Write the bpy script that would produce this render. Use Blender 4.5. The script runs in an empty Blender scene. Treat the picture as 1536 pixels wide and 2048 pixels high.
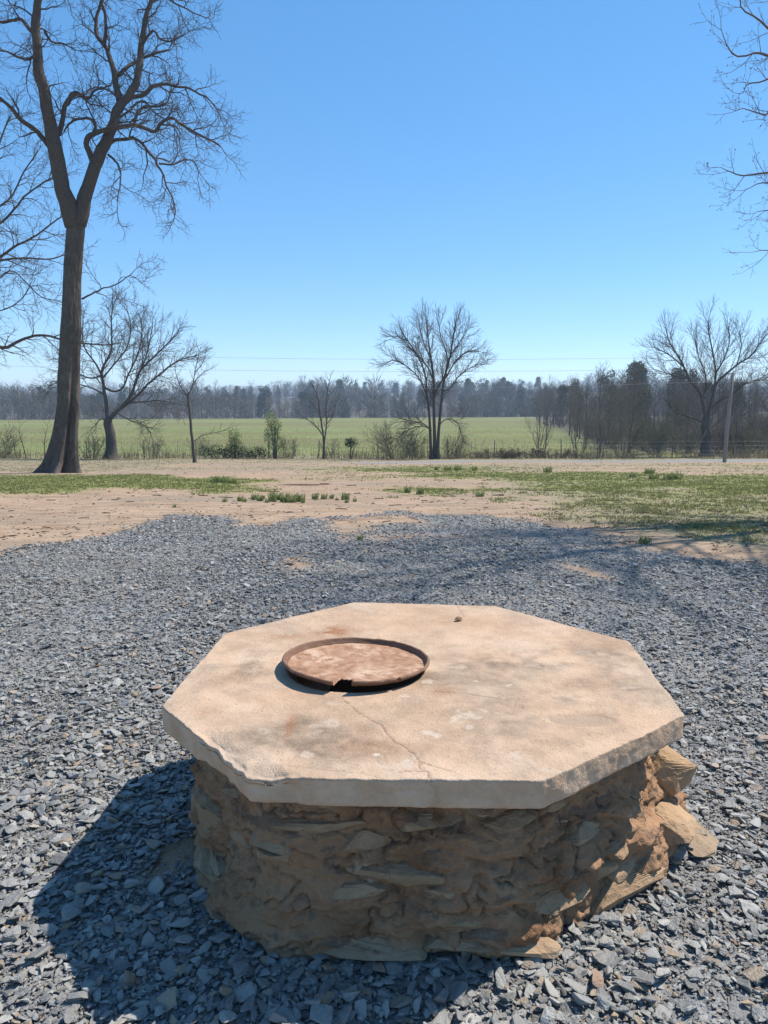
import bpy, math, random
import numpy as np
from mathutils import Vector, Matrix, Euler

SC = bpy.context.scene
COL = SC.collection
R = math.radians

# ---------------------------------------------------------------- camera
cd = bpy.data.cameras.new('camera')
cam = bpy.data.objects.new('camera', cd)
COL.objects.link(cam)
cam.location = (0, 0, 1.67)
cam.rotation_euler = (R(90 - 8.25), 0, 0)
cd.sensor_fit = 'VERTICAL'
cd.sensor_height = 24.0
cd.lens = 24.0 * 1480 / 2048
cd.clip_start = 0.05
cd.clip_end = 6000
SC.camera = cam

# ---------------------------------------------------------------- sky and sun
SUN_EL, SUN_AZ = R(53.1), R(62.7)          # azimuth from +y towards +x
w = bpy.data.worlds.new('World')
SC.world = w
w.use_nodes = True
wn = w.node_tree
for n in list(wn.nodes):
    wn.nodes.remove(n)
sky = wn.nodes.new('ShaderNodeTexSky')
sky.sky_type = 'NISHITA'
sky.sun_disc = False
sky.sun_elevation = SUN_EL
sky.sun_rotation = SUN_AZ
sky.altitude = 3200
sky.air_density = 1.0
sky.dust_density = 0.0
sky.ozone_density = 3.0
bg = wn.nodes.new('ShaderNodeBackground')
bg.inputs['Strength'].default_value = 0.135
wo = wn.nodes.new('ShaderNodeOutputWorld')
hs = wn.nodes.new('ShaderNodeHueSaturation')
hs.inputs['Saturation'].default_value = 1.62
gm = wn.nodes.new('ShaderNodeGamma')
gm.inputs['Gamma'].default_value = 0.58
hs.inputs['Value'].default_value = 2.05
hs.inputs['Hue'].default_value = 0.5
wn.links.new(sky.outputs[0], gm.inputs['Color'])
wn.links.new(gm.outputs[0], hs.inputs['Color'])
wn.links.new(hs.outputs[0], bg.inputs['Color'])
wn.links.new(bg.outputs[0], wo.inputs['Surface'])

sl = bpy.data.lights.new('sun', 'SUN')
sl.energy = 5.0
sl.angle = R(0.53)
sl.color = (1.0, 0.95, 0.87)
sun = bpy.data.objects.new('sun', sl)
COL.objects.link(sun)
SUNV = Vector((math.sin(SUN_AZ) * math.cos(SUN_EL), math.cos(SUN_AZ) * math.cos(SUN_EL), math.sin(SUN_EL)))
sun.rotation_euler = SUNV.to_track_quat('Z', 'Y').to_euler()
sun.location = (20, 10, 40)

SC.view_settings.view_transform = 'Standard'
SC.view_settings.look = 'None'
SC.view_settings.exposure = 0.55
SC.view_settings.gamma = 1.0
SC.render.engine = 'CYCLES'
SC.cycles.max_bounces = 6
SC.cycles.diffuse_bounces = 3
SC.cycles.glossy_bounces = 2
SC.cycles.transparent_max_bounces = 8
SC.cycles.volume_bounces = 0
SC.cycles.use_denoising = True

# ---------------------------------------------------------------- helpers
def smooth(a, b, x):
    t = np.clip((np.asarray(x, float) - a) / (b - a), 0, 1)
    return t * t * (3 - 2 * t)

def _hash(ix, iy, iz):
    h = (ix.astype(np.int64) * 374761393 + iy.astype(np.int64) * 668265263 + iz.astype(np.int64) * 2147483647) & 0xFFFFFFFF
    h = ((h ^ (h >> 13)) * 1274126177) & 0xFFFFFFFF
    h = ((h ^ (h >> 16)) * 2246822519) & 0xFFFFFFFF
    return ((h ^ (h >> 15)) & 0xFFFFFF) / float(0xFFFFFF)

def vnoise(p):
    p = np.asarray(p, float)
    i = np.floor(p)
    f = p - i
    u = f * f * (3 - 2 * f)
    i = i.astype(np.int64)
    out = 0
    for dx in (0, 1):
        wx = u[..., 0] if dx else 1 - u[..., 0]
        for dy in (0, 1):
            wy = u[..., 1] if dy else 1 - u[..., 1]
            for dz in (0, 1):
                wz = u[..., 2] if dz else 1 - u[..., 2]
                out = out + wx * wy * wz * _hash(i[..., 0] + dx, i[..., 1] + dy, i[..., 2] + dz)
    return out * 2 - 1

def fbm(p, octs=4, gain=0.5, lac=2.03):
    p = np.asarray(p, float)
    a, s, o = 1.0, 0.0, 0.0
    for k in range(octs):
        o = o + a * vnoise(p + 17.3 * k)
        s += a
        a *= gain
        p = p * lac
    return o / s

def fbm2(x, y, sc, octs=4, seed=0.0):
    return fbm(np.stack([x * sc + seed, y * sc - seed * 1.7, np.full_like(x, seed * 0.37 + 0.5)], -1), octs)

def make_mesh(name, V, F, smooth_shade=True):
    """V (n,3); F list of (m,k) integer arrays."""
    V = np.ascontiguousarray(V, np.float32)
    if not isinstance(F, (list, tuple)):
        F = [F]
    F = [np.asarray(f, np.int32) for f in F if len(f)]
    me = bpy.data.meshes.new(name)
    me.vertices.add(len(V))
    me.vertices.foreach_set('co', V.ravel())
    tot = sum(f.size for f in F)
    nf = sum(len(f) for f in F)
    me.loops.add(tot)
    me.polygons.add(nf)
    me.loops.foreach_set('vertex_index', np.concatenate([f.ravel() for f in F]))
    starts = []
    o = 0
    for f in F:
        starts.append(o + np.arange(len(f)) * f.shape[1])
        o += f.size
    me.polygons.foreach_set('loop_start', np.concatenate(starts).astype(np.int32))
    me.polygons.foreach_set('use_smooth', np.full(nf, bool(smooth_shade)))
    me.update(calc_edges=True)
    return me

def fattr(me, name, data):
    a = me.attributes.new(name, 'FLOAT', 'POINT')
    a.data.foreach_set('value', np.ascontiguousarray(data, np.float32))

def cattr(me, name, data):
    a = me.attributes.new(name, 'FLOAT_COLOR', 'POINT')
    a.data.foreach_set('color', np.ascontiguousarray(data, np.float32).ravel())

def obj(name, me, mat=None, parent=None, loc=None):
    o = bpy.data.objects.new(name, me)
    COL.objects.link(o)
    if mat is not None and me is not None and len(me.materials) == 0:
        me.materials.append(mat)
    if parent is not None:
        o.parent = parent
    if loc is not None:
        o.location = loc
    return o

def tag(o, label=None, cat=None, group=None, kind=None):
    if label: o['label'] = label
    if cat: o['category'] = cat
    if group: o['group'] = group
    if kind: o['kind'] = kind
    return o

def thing(name, label, cat, loc=(0, 0, 0), rz=0.0, group=None):
    o = bpy.data.objects.new(name, None)
    o.empty_display_size = 0.2
    COL.objects.link(o)
    o.location = loc
    o.rotation_euler = (0, 0, rz)
    return tag(o, label, cat, group)

def copy_thing(root, loc, rz=0.0, scale=(1, 1, 1), label=None, group=None):
    c = root.copy()
    COL.objects.link(c)
    c.location = loc
    c.rotation_euler = (0, 0, rz)
    c.scale = scale
    if label: c['label'] = label
    if group: c['group'] = group
    for ch in list(root.children):
        d = ch.copy()
        COL.objects.link(d)
        d.parent = c
        for g2 in list(ch.children):
            e = g2.copy()
            COL.objects.link(e)
            e.parent = d
    return c

# ---- node helper
class NT:
    def __init__(self, name):
        self.m = bpy.data.materials.new(name)
        self.m.use_nodes = True
        self.t = self.m.node_tree
        self.b = self.t.nodes['Principled BSDF']
        self.b.inputs['Roughness'].default_value = 0.85
        self.b.inputs['Specular IOR Level'].default_value = 0.25
        self._co = None
    def set(self, sock, v):
        if isinstance(v, bpy.types.NodeSocket):
            self.t.links.new(v, sock)
        elif v is not None:
            if hasattr(sock.default_value, '__len__') and not hasattr(v, '__len__'):
                v = [v] * len(sock.default_value)
            elif hasattr(sock.default_value, '__len__') and len(sock.default_value) == 4 and len(v) == 3:
                v = (*v, 1)
            sock.default_value = v
    def node(self, typ, **props):
        n = self.t.nodes.new(typ)
        for k, v in props.items():
            setattr(n, k, v)
        return n
    def co(self):
        if self._co is None:
            self._co = self.node('ShaderNodeTexCoord').outputs['Object']
        return self._co
    def mapping(self, scale=(1, 1, 1), rot=(0, 0, 0), vec=None):
        n = self.node('ShaderNodeMapping')
        self.set(n.inputs['Vector'], vec or self.co())
        self.set(n.inputs['Scale'], scale)
        self.set(n.inputs['Rotation'], rot)
        return n.outputs[0]
    def noise(self, scale, detail=4, rough=0.55, vec=None, dist=0.0, col=False):
        n = self.node('ShaderNodeTexNoise')
        self.set(n.inputs['Vector'], vec or self.co())
        self.set(n.inputs['Scale'], scale)
        self.set(n.inputs['Detail'], detail)
        self.set(n.inputs['Roughness'], rough)
        self.set(n.inputs['Distortion'], dist)
        return n.outputs['Color' if col else 'Fac']
    def voronoi(self, scale, feature='F1', vec=None, out='Distance', rnd=1.0):
        n = self.node('ShaderNodeTexVoronoi', feature=feature)
        self.set(n.inputs['Vector'], vec or self.co())
        self.set(n.inputs['Scale'], scale)
        self.set(n.inputs['Randomness'], rnd)
        return n.outputs[out]
    def math(self, op, a, b=None, clamp=False):
        n = self.node('ShaderNodeMath', operation=op, use_clamp=clamp)
        self.set(n.inputs[0], a)
        if b is not None: self.set(n.inputs[1], b)
        return n.outputs[0]
    def range(self, v, a, b, c=0.0, d=1.0, sm=True):
        n = self.node('ShaderNodeMapRange', interpolation_type='SMOOTHSTEP' if sm else 'LINEAR')
        for i, x in enumerate((v, a, b, c, d)):
            self.set(n.inputs[i], x)
        return n.outputs[0]
    def mix(self, f, a, b, mode='MIX'):
        n = self.node('ShaderNodeMix', data_type='RGBA', blend_type=mode)
        self.set(n.inputs[0], f)
        self.set(n.inputs[6], a)
        self.set(n.inputs[7], b)
        return n.outputs[2]
    def ramp(self, f, stops, interp='LINEAR'):
        n = self.node('ShaderNodeValToRGB')
        n.color_ramp.interpolation = interp
        el = n.color_ramp.elements
        while len(el) < len(stops): el.new(0.5)
        for e, (p, c) in zip(el, stops):
            e.position = p
            e.color = (*c, 1) if len(c) == 3 else c
        self.set(n.inputs[0], f)
        return n.outputs[0]
    def attr(self, name, out='Fac'):
        n = self.node('ShaderNodeAttribute', attribute_name=name)
        return n.outputs[out]
    def objrand(self):
        return self.node('ShaderNodeObjectInfo').outputs['Random']
    def bump(self, h, strength=0.5, dist=0.02, normal=None):
        n = self.node('ShaderNodeBump')
        self.set(n.inputs['Height'], h)
        self.set(n.inputs['Strength'], strength)
        self.set(n.inputs['Distance'], dist)
        if normal is not None: self.set(n.inputs['Normal'], normal)
        return n.outputs[0]
    def done(self, color=None, rough=None, normal=None, spec=None):
        color = self.mix(1.0, color, (0.69, 0.69, 0.69), 'MULTIPLY')
        self.col = color
        self.set(self.b.inputs['Base Color'], color)
        self.set(self.b.inputs['Roughness'], rough)
        if normal is not None: self.set(self.b.inputs['Normal'], normal)
        self.set(self.b.inputs['Specular IOR Level'], spec)
        return self.m
# ---------------------------------------------------------------- materials
def m_ground():
    s = NT('ground')
    sep = s.node('ShaderNodeSeparateColor')
    s.t.links.new(s.attr('mask', 'Color'), sep.inputs[0])
    gr, gv, dry = sep.outputs[0], sep.outputs[1], sep.outputs[2]
    sep2 = s.node('ShaderNodeSeparateColor')
    s.t.links.new(s.attr('mask2', 'Color'), sep2.inputs[0])
    fld, wood, mud = sep2.outputs[0], sep2.outputs[1], sep2.outputs[2]
    n1 = s.noise(0.55, 6, 0.62)
    n2 = s.noise(3.1, 6, 0.65)
    n3 = s.noise(17.0, 5, 0.7)
    n4 = s.noise(70.0, 3, 0.6)
    nb = s.math('ADD', s.math('MULTIPLY', s.math('SUBTRACT', n2, 0.5), 1.0), s.math('MULTIPLY', s.math('SUBTRACT', n3, 0.5), 0.9))
    dirt = s.ramp(n2, [(0.25, (0.33, 0.215, 0.135)), (0.45, (0.50, 0.345, 0.23)), (0.7, (0.60, 0.435, 0.305))])
    dirt = s.mix(s.range(n3, 0.52, 0.7), dirt, (0.40, 0.275, 0.18))
    dirt = s.mix(s.range(n4, 0.6, 0.75), dirt, (0.25, 0.18, 0.125))
    streak = s.noise(2.2, 5, 0.7, vec=s.mapping((0.35, 2.2, 1)))
    dirt = s.mix(s.range(streak, 0.47, 0.62, 0, 0.85), dirt, (0.32, 0.22, 0.145))
    big = s.noise(0.35, 5, 0.65, vec=s.mapping((0.4, 1.3, 1)))
    dirt = s.mix(s.range(big, 0.48, 0.62, 0, 0.8), dirt, (0.37, 0.285, 0.205))
    dryc = s.ramp(n3, [(0.3, (0.22, 0.175, 0.10)), (0.5, (0.37, 0.30, 0.19)), (0.72, (0.50, 0.41, 0.285))])
    dryc = s.mix(s.range(n2, 0.45, 0.65, 0, 0.6), dryc, (0.25, 0.25, 0.10))
    grass = s.ramp(n3, [(0.25, (0.14, 0.16, 0.04)), (0.5, (0.24, 0.265, 0.07)), (0.75, (0.36, 0.36, 0.13))])
    grass = s.mix(s.range(n2, 0.48, 0.66, 0, 0.7), grass, (0.42, 0.33, 0.20))
    vc = s.voronoi(62, out='Color')
    sepv = s.node('ShaderNodeSeparateColor'); s.t.links.new(vc, sepv.inputs[0])
    grav = s.ramp(sepv.outputs[0], [(0.0, (0.12, 0.127, 0.135)), (0.35, (0.24, 0.25, 0.258)), (0.75, (0.36, 0.365, 0.365)), (0.93, (0.46, 0.455, 0.44)), (0.97, (0.42, 0.32, 0.23))])
    grav = s.mix(s.range(s.noise(0.9, 5, 0.65), 0.42, 0.62, 0, 0.6), grav, s.mix(n4, (0.30, 0.275, 0.24), (0.46, 0.42, 0.365)))
    fs = s.noise(0.6, 7, 0.75, vec=s.mapping((0.07, 1.0, 1)))
    field = s.ramp(fs, [(0.3, (0.16, 0.18, 0.05)), (0.5, (0.225, 0.245, 0.07)), (0.68, (0.34, 0.345, 0.14))])
    field = s.mix(s.range(s.noise(6, 4, 0.7, vec=s.mapping((0.4, 1.0, 1))), 0.5, 0.7, 0, 0.6), field, (0.42, 0.43, 0.29))
    fb = s.noise(0.03, 5, 0.6, vec=s.mapping((0.5, 1.6, 1)))
    field = s.mix(s.range(fb, 0.42, 0.60, 0, 0.75), field, (0.21, 0.185, 0.07))
    fr = s.noise(0.05, 6, 0.7)
    forest = s.ramp(fr, [(0.35, (0.10, 0.088, 0.066)), (0.65, (0.17, 0.145, 0.105))])
    c = s.mix(s.range(s.math('ADD', dry, s.math('MULTIPLY', nb, 0.85)), 0.3, 0.7), dirt, dryc)
    big2 = s.math('MULTIPLY', s.math('SUBTRACT', s.noise(0.9, 5, 0.6), 0.5), 0.9)
    c = s.mix(s.range(s.math('ADD', s.math('ADD', gr, big2), s.math('MULTIPLY', nb, 1.3)), 0.25, 0.95), c, grass)
    c = s.mix(s.range(s.math('ADD', gv, s.math('MULTIPLY', nb, 1.1)), 0.35, 0.85), c, grav)
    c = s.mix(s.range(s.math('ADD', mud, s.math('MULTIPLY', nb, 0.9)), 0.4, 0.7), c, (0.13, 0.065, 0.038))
    c = s.mix(fld, c, field)
    c = s.mix(wood, c, forest)
    h = s.math('ADD', s.math('MULTIPLY', n3, 0.7), s.math('MULTIPLY', n4, 0.35))
    return s.done(c, 0.95, s.bump(h, 0.7, 0.035), 0.15)

def m_bark(name, a, b, scale=1.0, bumpd=0.02, lich=None):
    s = NT(name)
    v = s.mapping((9 * scale, 9 * scale, 2.6 * scale))
    n = s.noise(1.0, 7, 0.72, vec=v, dist=1.1)
    c = s.ramp(n, [(0.32, a), (0.68, b)])
    n2 = s.noise(0.8, 4, 0.6)
    c = s.mix(s.range(n2, 0.52, 0.75, 0, 0.45), c, lich or tuple(min(1, x * 1.7) for x in b))
    return s.done(c, 0.95, s.bump(n, 1.0, bumpd), 0.1)

def m_leaf(name, a, b, trans=True):
    s = NT(name)
    f = s.attr('tint')
    c = s.ramp(f, [(0.0, a), (1.0, b)])
    s.done(c, 0.7, None, 0.25)
    if trans:
        t = s.node('ShaderNodeBsdfTranslucent')
        s.set(t.inputs[0], s.col)
        mx = s.node('ShaderNodeMixShader')
        mx.inputs[0].default_value = 0.3
        out = s.t.nodes['Material Output']
        s.t.links.new(s.b.outputs[0], mx.inputs[1])
        s.t.links.new(t.outputs[0], mx.inputs[2])
        s.t.links.new(mx.outputs[0], out.inputs['Surface'])
    return s.m

def m_gravel():
    s = NT('slate_chip')
    r = s.objrand()
    c = s.ramp(r, [(0.0, (0.13, 0.131, 0.132)), (0.2, (0.235, 0.237, 0.238)), (0.5, (0.33, 0.331, 0.325)), (0.76, (0.42, 0.416, 0.40)),
                   (0.89, (0.52, 0.515, 0.50)), (0.905, (0.30, 0.235, 0.17)), (0.96, (0.46, 0.35, 0.24)), (0.985, (0.34, 0.20, 0.12)), (1.0, (0.58, 0.56, 0.52))])
    n = s.noise(3.0, 5, 0.65)
    c = s.mix(s.range(n, 0.35, 0.7, 0.0, 0.45), c, (0.34, 0.32, 0.285))
    c = s.mix(1.0, c, (1.02, 0.995, 0.95), 'MULTIPLY')
    return s.done(c, 0.5, s.bump(n, 0.35, 0.1), 0.45)

def m_concrete():
    s = NT('weathered_concrete')
    n1 = s.noise(2.2, 6, 0.6)
    n2 = s.noise(9.0, 6, 0.68)
    n3 = s.noise(60, 4, 0.7)
    n4 = s.noise(190, 2, 0.6)
    base = s.ramp(n1, [(0.3, (0.60, 0.41, 0.28)), (0.46, (0.735, 0.53, 0.385)), (0.58, (0.76, 0.585, 0.45)), (0.72, (0.68, 0.545, 0.43))])
    base = s.mix(s.range(n2, 0.47, 0.68, 0, 0.5), base, (0.52, 0.39, 0.29))
    blot = s.noise(4.5, 8, 0.74, dist=0.8)
    base = s.mix(s.range(blot, 0.54, 0.66, 0, 0.32), base, (0.44, 0.33, 0.245))
    base = s.mix(s.range(n2, 0.60, 0.68, 0, 0.5), base, (0.74, 0.61, 0.50))
    base = s.mix(s.math('MULTIPLY', s.attr('dark'), s.range(n2, 0.3, 0.7, 0.5, 1.0)), base, (0.27, 0.205, 0.15))
    base = s.mix(s.math('MULTIPLY', s.attr('rust'), s.range(n3, 0.3, 0.6, 0.55, 1.0)), base, (0.36, 0.15, 0.065))
    base = s.mix(s.attr('pale'), base, (0.74, 0.62, 0.52))
    base = s.mix(s.attr('wet'), base, (0.40, 0.325, 0.26))
    base = s.mix(s.attr('tan'), base, (0.64, 0.40, 0.26))
    pit = s.range(n3, 0.60, 0.68)
    base = s.mix(s.math('MULTIPLY', pit, 0.55), base, (0.30, 0.21, 0.145))
    sp = s.noise(240, 2, 0.5)
    base = s.mix(s.range(sp, 0.62, 0.7, 0, 0.4), base, (0.36, 0.26, 0.19))
    base = s.mix(s.range(sp, 0.38, 0.31, 0, 0.4), base, (0.86, 0.72, 0.60))
    base = s.mix(s.attr('crack'), base, (0.12, 0.08, 0.055))
    base = s.mix(1.0, base, (1.0, 0.955, 0.885), 'MULTIPLY')
    base = s.mix(s.attr('side'), base, s.mix(s.range(n2, 0.35, 0.65), (0.76, 0.49, 0.31), (0.92, 0.63, 0.43)))  # slab sides painted brighter and warmer, standing in for light bounced off the ground
    h = s.math('ADD', s.math('MULTIPLY', n3, 0.6), s.math('ADD', s.math('MULTIPLY', n4, 0.35), s.math('MULTIPLY', n2, 0.6)))
    return s.done(base, 0.92, s.bump(h, 0.9, 0.008), 0.2)

def m_mortar():
    s = NT('earth_mortar')
    n1 = s.noise(4.0, 6, 0.62, dist=0.4)
    n2 = s.noise(16.0, 6, 0.7)
    n3 = s.noise(85, 4, 0.7)
    v = s.noise(5.0, 5, 0.6, vec=s.mapping((1, 1, 2.6)), dist=1.2)
    c = s.ramp(n1, [(0.28, (0.26, 0.155, 0.09)), (0.45, (0.42, 0.265, 0.16)), (0.6, (0.52, 0.35, 0.225)), (0.75, (0.36, 0.215, 0.12))])
    c = s.mix(s.range(v, 0.54, 0.63, 0, 0.75), c, (0.19, 0.165, 0.14))
    lm = s.noise(2.6, 6, 0.7, dist=0.6)
    c = s.mix(s.range(lm, 0.64, 0.70, 0, 0.7), c, (0.66, 0.60, 0.52))
    o = s.noise(3.0, 5, 0.6, dist=0.8)
    c = s.mix(s.range(o, 0.54, 0.66, 0, 0.7), c, (0.50, 0.33, 0.20))
    c = s.mix(s.range(n2, 0.56, 0.7, 0, 0.6), c, (0.58, 0.42, 0.29))
    c = s.mix(s.range(n2, 0.3, 0.42, 0.5, 0), c, (0.20, 0.115, 0.068))
    c = s.mix(1.0, c, (1.09, 0.96, 0.87), 'MULTIPLY')
    h = s.math('ADD', s.math('MULTIPLY', n2, 1.0), s.math('MULTIPLY', n3, 0.4))
    return s.done(c, 0.95, s.bump(h, 1.0, 0.02), 0.1)

def m_sandstone():
    s = NT('sandstone')
    r = s.objrand()
    n1 = s.noise(7.0, 6, 0.62)
    n2 = s.noise(30.0, 5, 0.7)
    lay = s.noise(5.0, 6, 0.65, vec=s.mapping((1, 1, 3.5)), dist=0.8)
    c = s.ramp(r, [(0.0, (0.40, 0.25, 0.145)), (0.4, (0.56, 0.375, 0.235)), (0.7, (0.46, 0.305, 0.19)), (0.85, (0.40, 0.30, 0.215)), (1.0, (0.60, 0.385, 0.22))])
    c = s.mix(s.range(n1, 0.45, 0.72, 0, 0.5), c, (0.66, 0.475, 0.32))
    c = s.mix(s.range(lay, 0.52, 0.68, 0, 0.4), c, (0.28, 0.18, 0.115))
    c = s.mix(s.range(n2, 0.58, 0.72, 0, 0.5), c, (0.24, 0.155, 0.10))
    c = s.mix(1.0, c, (0.96, 0.955, 0.915), 'MULTIPLY')
    h = s.math('ADD', s.math('MULTIPLY', n2, 0.5), s.math('ADD', s.math('MULTIPLY', n1, 0.9), s.math('MULTIPLY', lay, 0.5)))
    return s.done(c, 0.93, s.bump(h, 1.0, 0.02), 0.12)

def m_rust():
    s = NT('rusted_steel')
    n1 = s.noise(5.5, 6, 0.62, dist=0.5)
    n2 = s.noise(24, 6, 0.7)
    n3 = s.noise(120, 3, 0.65)
    c = s.ramp(n2, [(0.3, (0.28, 0.13, 0.07)), (0.5, (0.46, 0.25, 0.145)), (0.7, (0.57, 0.36, 0.235))])
    fl = s.math('MULTIPLY', s.range(n1, 0.46, 0.62), s.range(n2, 0.42, 0.56))
    fl = s.math('MULTIPLY', fl, s.attr('pan'))
    c = s.mix(s.math('MULTIPLY', fl, 0.5), c, (0.84, 0.62, 0.45))
    c = s.mix(s.math('MULTIPLY', s.range(n1, 0.3, 0.42, 1, 0), 0.6), c, (0.10, 0.055, 0.045))
    c = s.mix(s.math('MULTIPLY', s.attr('rim'), 0.65), c, (0.125, 0.062, 0.042))
    c = s.mix(s.math('MULTIPLY', s.range(n3, 0.58, 0.7), 0.4), c, (0.70, 0.50, 0.36))
    h = s.math('ADD', s.math('MULTIPLY', n2, 0.8), s.math('MULTIPLY', n3, 0.5))
    return s.done(c, 0.8, s.bump(h, 0.8, 0.004), 0.3)

def m_flat(name, col, rough=0.8, var=0.25, sc=12, metallic=0.0):
    s = NT(name)
    n = s.noise(sc, 5, 0.65)
    c = s.mix(s.range(n, 0.3, 0.7), tuple(x * (1 - var) for x in col), tuple(min(1, x * (1 + var)) for x in col))
    s.b.inputs['Metallic'].default_value = metallic
    return s.done(c, rough, s.bump(n, 0.3, 0.005))

M = dict(
    ground=m_ground(),
    bark=m_bark('furrowed_bark', (0.085, 0.068, 0.058), (0.235, 0.19, 0.16), 1.0, 0.08),
    twig=m_bark('twig_bark', (0.08, 0.063, 0.054), (0.175, 0.14, 0.12), 3.0, 0.01),
    budtwig=m_bark('budding_twig', (0.17, 0.13, 0.115), (0.30, 0.235, 0.205), 3.0, 0.01),
    farbark=m_bark('grey_bark', (0.085, 0.070, 0.062), (0.17, 0.145, 0.125), 2.0, 0.01),
    wooddist=m_bark('woodland_bark', (0.115, 0.10, 0.078), (0.225, 0.198, 0.152), 1.0, 0.01),
    olivetwig=m_bark('olive_twig', (0.13, 0.12, 0.065), (0.23, 0.215, 0.12), 3.0, 0.01),
    gravel=m_gravel(), concrete=m_concrete(), mortar=m_mortar(), sandstone=m_sandstone(), rust=m_rust(),
    grass=m_leaf('grass_blade', (0.18, 0.21, 0.05), (0.42, 0.41, 0.15)),
    drygrass=m_leaf('dry_stalk', (0.17, 0.14, 0.07), (0.46, 0.39, 0.25)),
    bulb=m_leaf('bulb_leaf', (0.19, 0.24, 0.07), (0.44, 0.48, 0.19)),
    evergreen=m_leaf('evergreen_leaf', (0.018, 0.04, 0.016), (0.06, 0.10, 0.03)),
    spring=m_leaf('spring_leaf', (0.15, 0.18, 0.045), (0.32, 0.34, 0.11)),
    brown=m_leaf('brown_litter', (0.09, 0.062, 0.04), (0.22, 0.15, 0.09)),
    oliveleaf=m_leaf('olive_leaf', (0.14, 0.14, 0.06), (0.28, 0.27, 0.12)),
    pole=m_bark('weathered_pole', (0.24, 0.215, 0.19), (0.40, 0.365, 0.325), 1.0, 0.01),
    wire=m_flat('aluminium_wire', (0.38, 0.38, 0.39), 0.5, 0.1, 2),
    post=m_flat('fence_post', (0.15, 0.12, 0.10), 0.9),
    guy=m_flat('guard_tube', (0.42, 0.22, 0.14), 0.7, 0.1),
)
# ---------------------------------------------------------------- the lie of the land
def _sp(x, wd):
    return wd * np.logaddexp(0, x / wd)

def crest(x):
    return np.clip(212 + 0.33 * x, 165, 228)

def zbase(x, y):
    z = -0.049 * (_sp(y - 10, 1.5) - _sp(y - 52, 1.5))
    c = crest(x)
    z = z - 4.0 * smooth(0, 35, y - c)
    z = z + 5.0 * smooth(40, 240, y - c) + 10 * smooth(200, 750, y - c)
    z = z + 2.5 * smooth(60, 150, x) * smooth(90, 230, y)
    z = z + 14.0 * fbm2(x, y, 0.006, 3, 3.1) * smooth(260, 520, y) + 5.0 * smooth(0.02, 0.25, x / np.maximum(y, 50)) * smooth(250, 500, y)
    return z

def zmicro(x, y):
    near = 1 - smooth(70, 120, y)
    z = 0.05 * fbm2(x, y, 0.22, 3, 1.7) * smooth(5, 12, y) * near
    z = z + 0.02 * fbm2(x, y, 1.3, 3, 5.2) * near * smooth(3.0, 7, y)
    z = z + 0.012 * fbm2(x, y, 1.1, 2, 9.2) * near
    z = z + 0.25 * fbm2(x, y, 0.03, 2, 7.7) * smooth(70, 120, y)
    return z

def zg(x, y):
    x = np.asarray(x, float); y = np.asarray(y, float)
    return zbase(x, y) + zmicro(x, y)

def zg1(x, y):
    return float(zg(np.array([x]), np.array([y]))[0])

def sdf(x, y, poly):
    """signed distance, positive inside"""
    P = np.array(poly, float)
    Q = np.roll(P, -1, 0)
    d = np.full(x.shape, 1e9)
    ins = np.zeros(x.shape, bool)
    for (ax, ay), (bx, by) in zip(P, Q):
        ex, ey = bx - ax, by - ay
        t = np.clip(((x - ax) * ex + (y - ay) * ey) / (ex * ex + ey * ey), 0, 1)
        d = np.minimum(d, np.hypot(x - ax - t * ex, y - ay - t * ey))
        c = ((ay > y) != (by > y)) & (x < (bx - ax) * (y - ay) / (by - ay + 1e-12) + ax)
        ins ^= c
    return np.where(ins, d, -d)

GRAVEL = [(-14, 3), (-8, 4.5), (-5.6, 6.4), (-4.36, 8.25), (-3.96, 8.9), (-3.5, 9.48), (-3.61, 11.1), (-3.2, 11.7), (-2.76, 11.6), (-2.19, 10.4), (-1.45, 10.15), (-1.14, 11.27),
          (-0.61, 10.15), (-0.06, 10.67), (0.83, 10.84), (-0.07, 12.6), (1.49, 11.96), (2.49, 10.96), (2.87, 9.69), (3.26, 8.9), (3.7, 8.25),
          (4.3, 7.6), (6, 7.0), (10, 6.6), (18, 6), (18, -12), (-14, -12)]
GRASS1 = [(-20, 16), (-8.5, 16.3), (-6.66, 18.7), (-4.04, 17.1), (-2.6, 18.0), (-3.4, 21.5), (-4.6, 23.6), (-7.51, 25.6), (-11.25, 26.9), (-13.5, 26.2), (-22, 26)]
GRASS2 = [(-3.4, 33.0), (3.0, 35.5), (6.04, 30.0), (12, 27), (24, 25), (24, 15.5), (7.8, 15.4), (6.49, 17.2), (2.98, 17.6), (1.6, 16.0), (0.2, 16.1), (0.15, 18.4), (2.5, 19.0), (4.5, 21.6), (1.0, 24.0), (-0.8, 29.0)]
DRY2 = [(2.2, 16.3), (3.0, 24), (0.5, 25), (0.8, 28), (7, 24), (9, 17), (16, 15), (16, 8.6), (7.0, 8.7), (4.7, 8.9), (3.39, 9.6), (2.79, 10.9), (2.7, 13.7)]
ROAD = [(-2.8, 40), (0.5, 43.5), (4.1, 45.8), (16.2, 46.4), (22.4, 49.0), (60, 52), (60, 44.5), (26, 43.0), (17, 42.8), (6, 42.4), (0, 39.4)]

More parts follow.
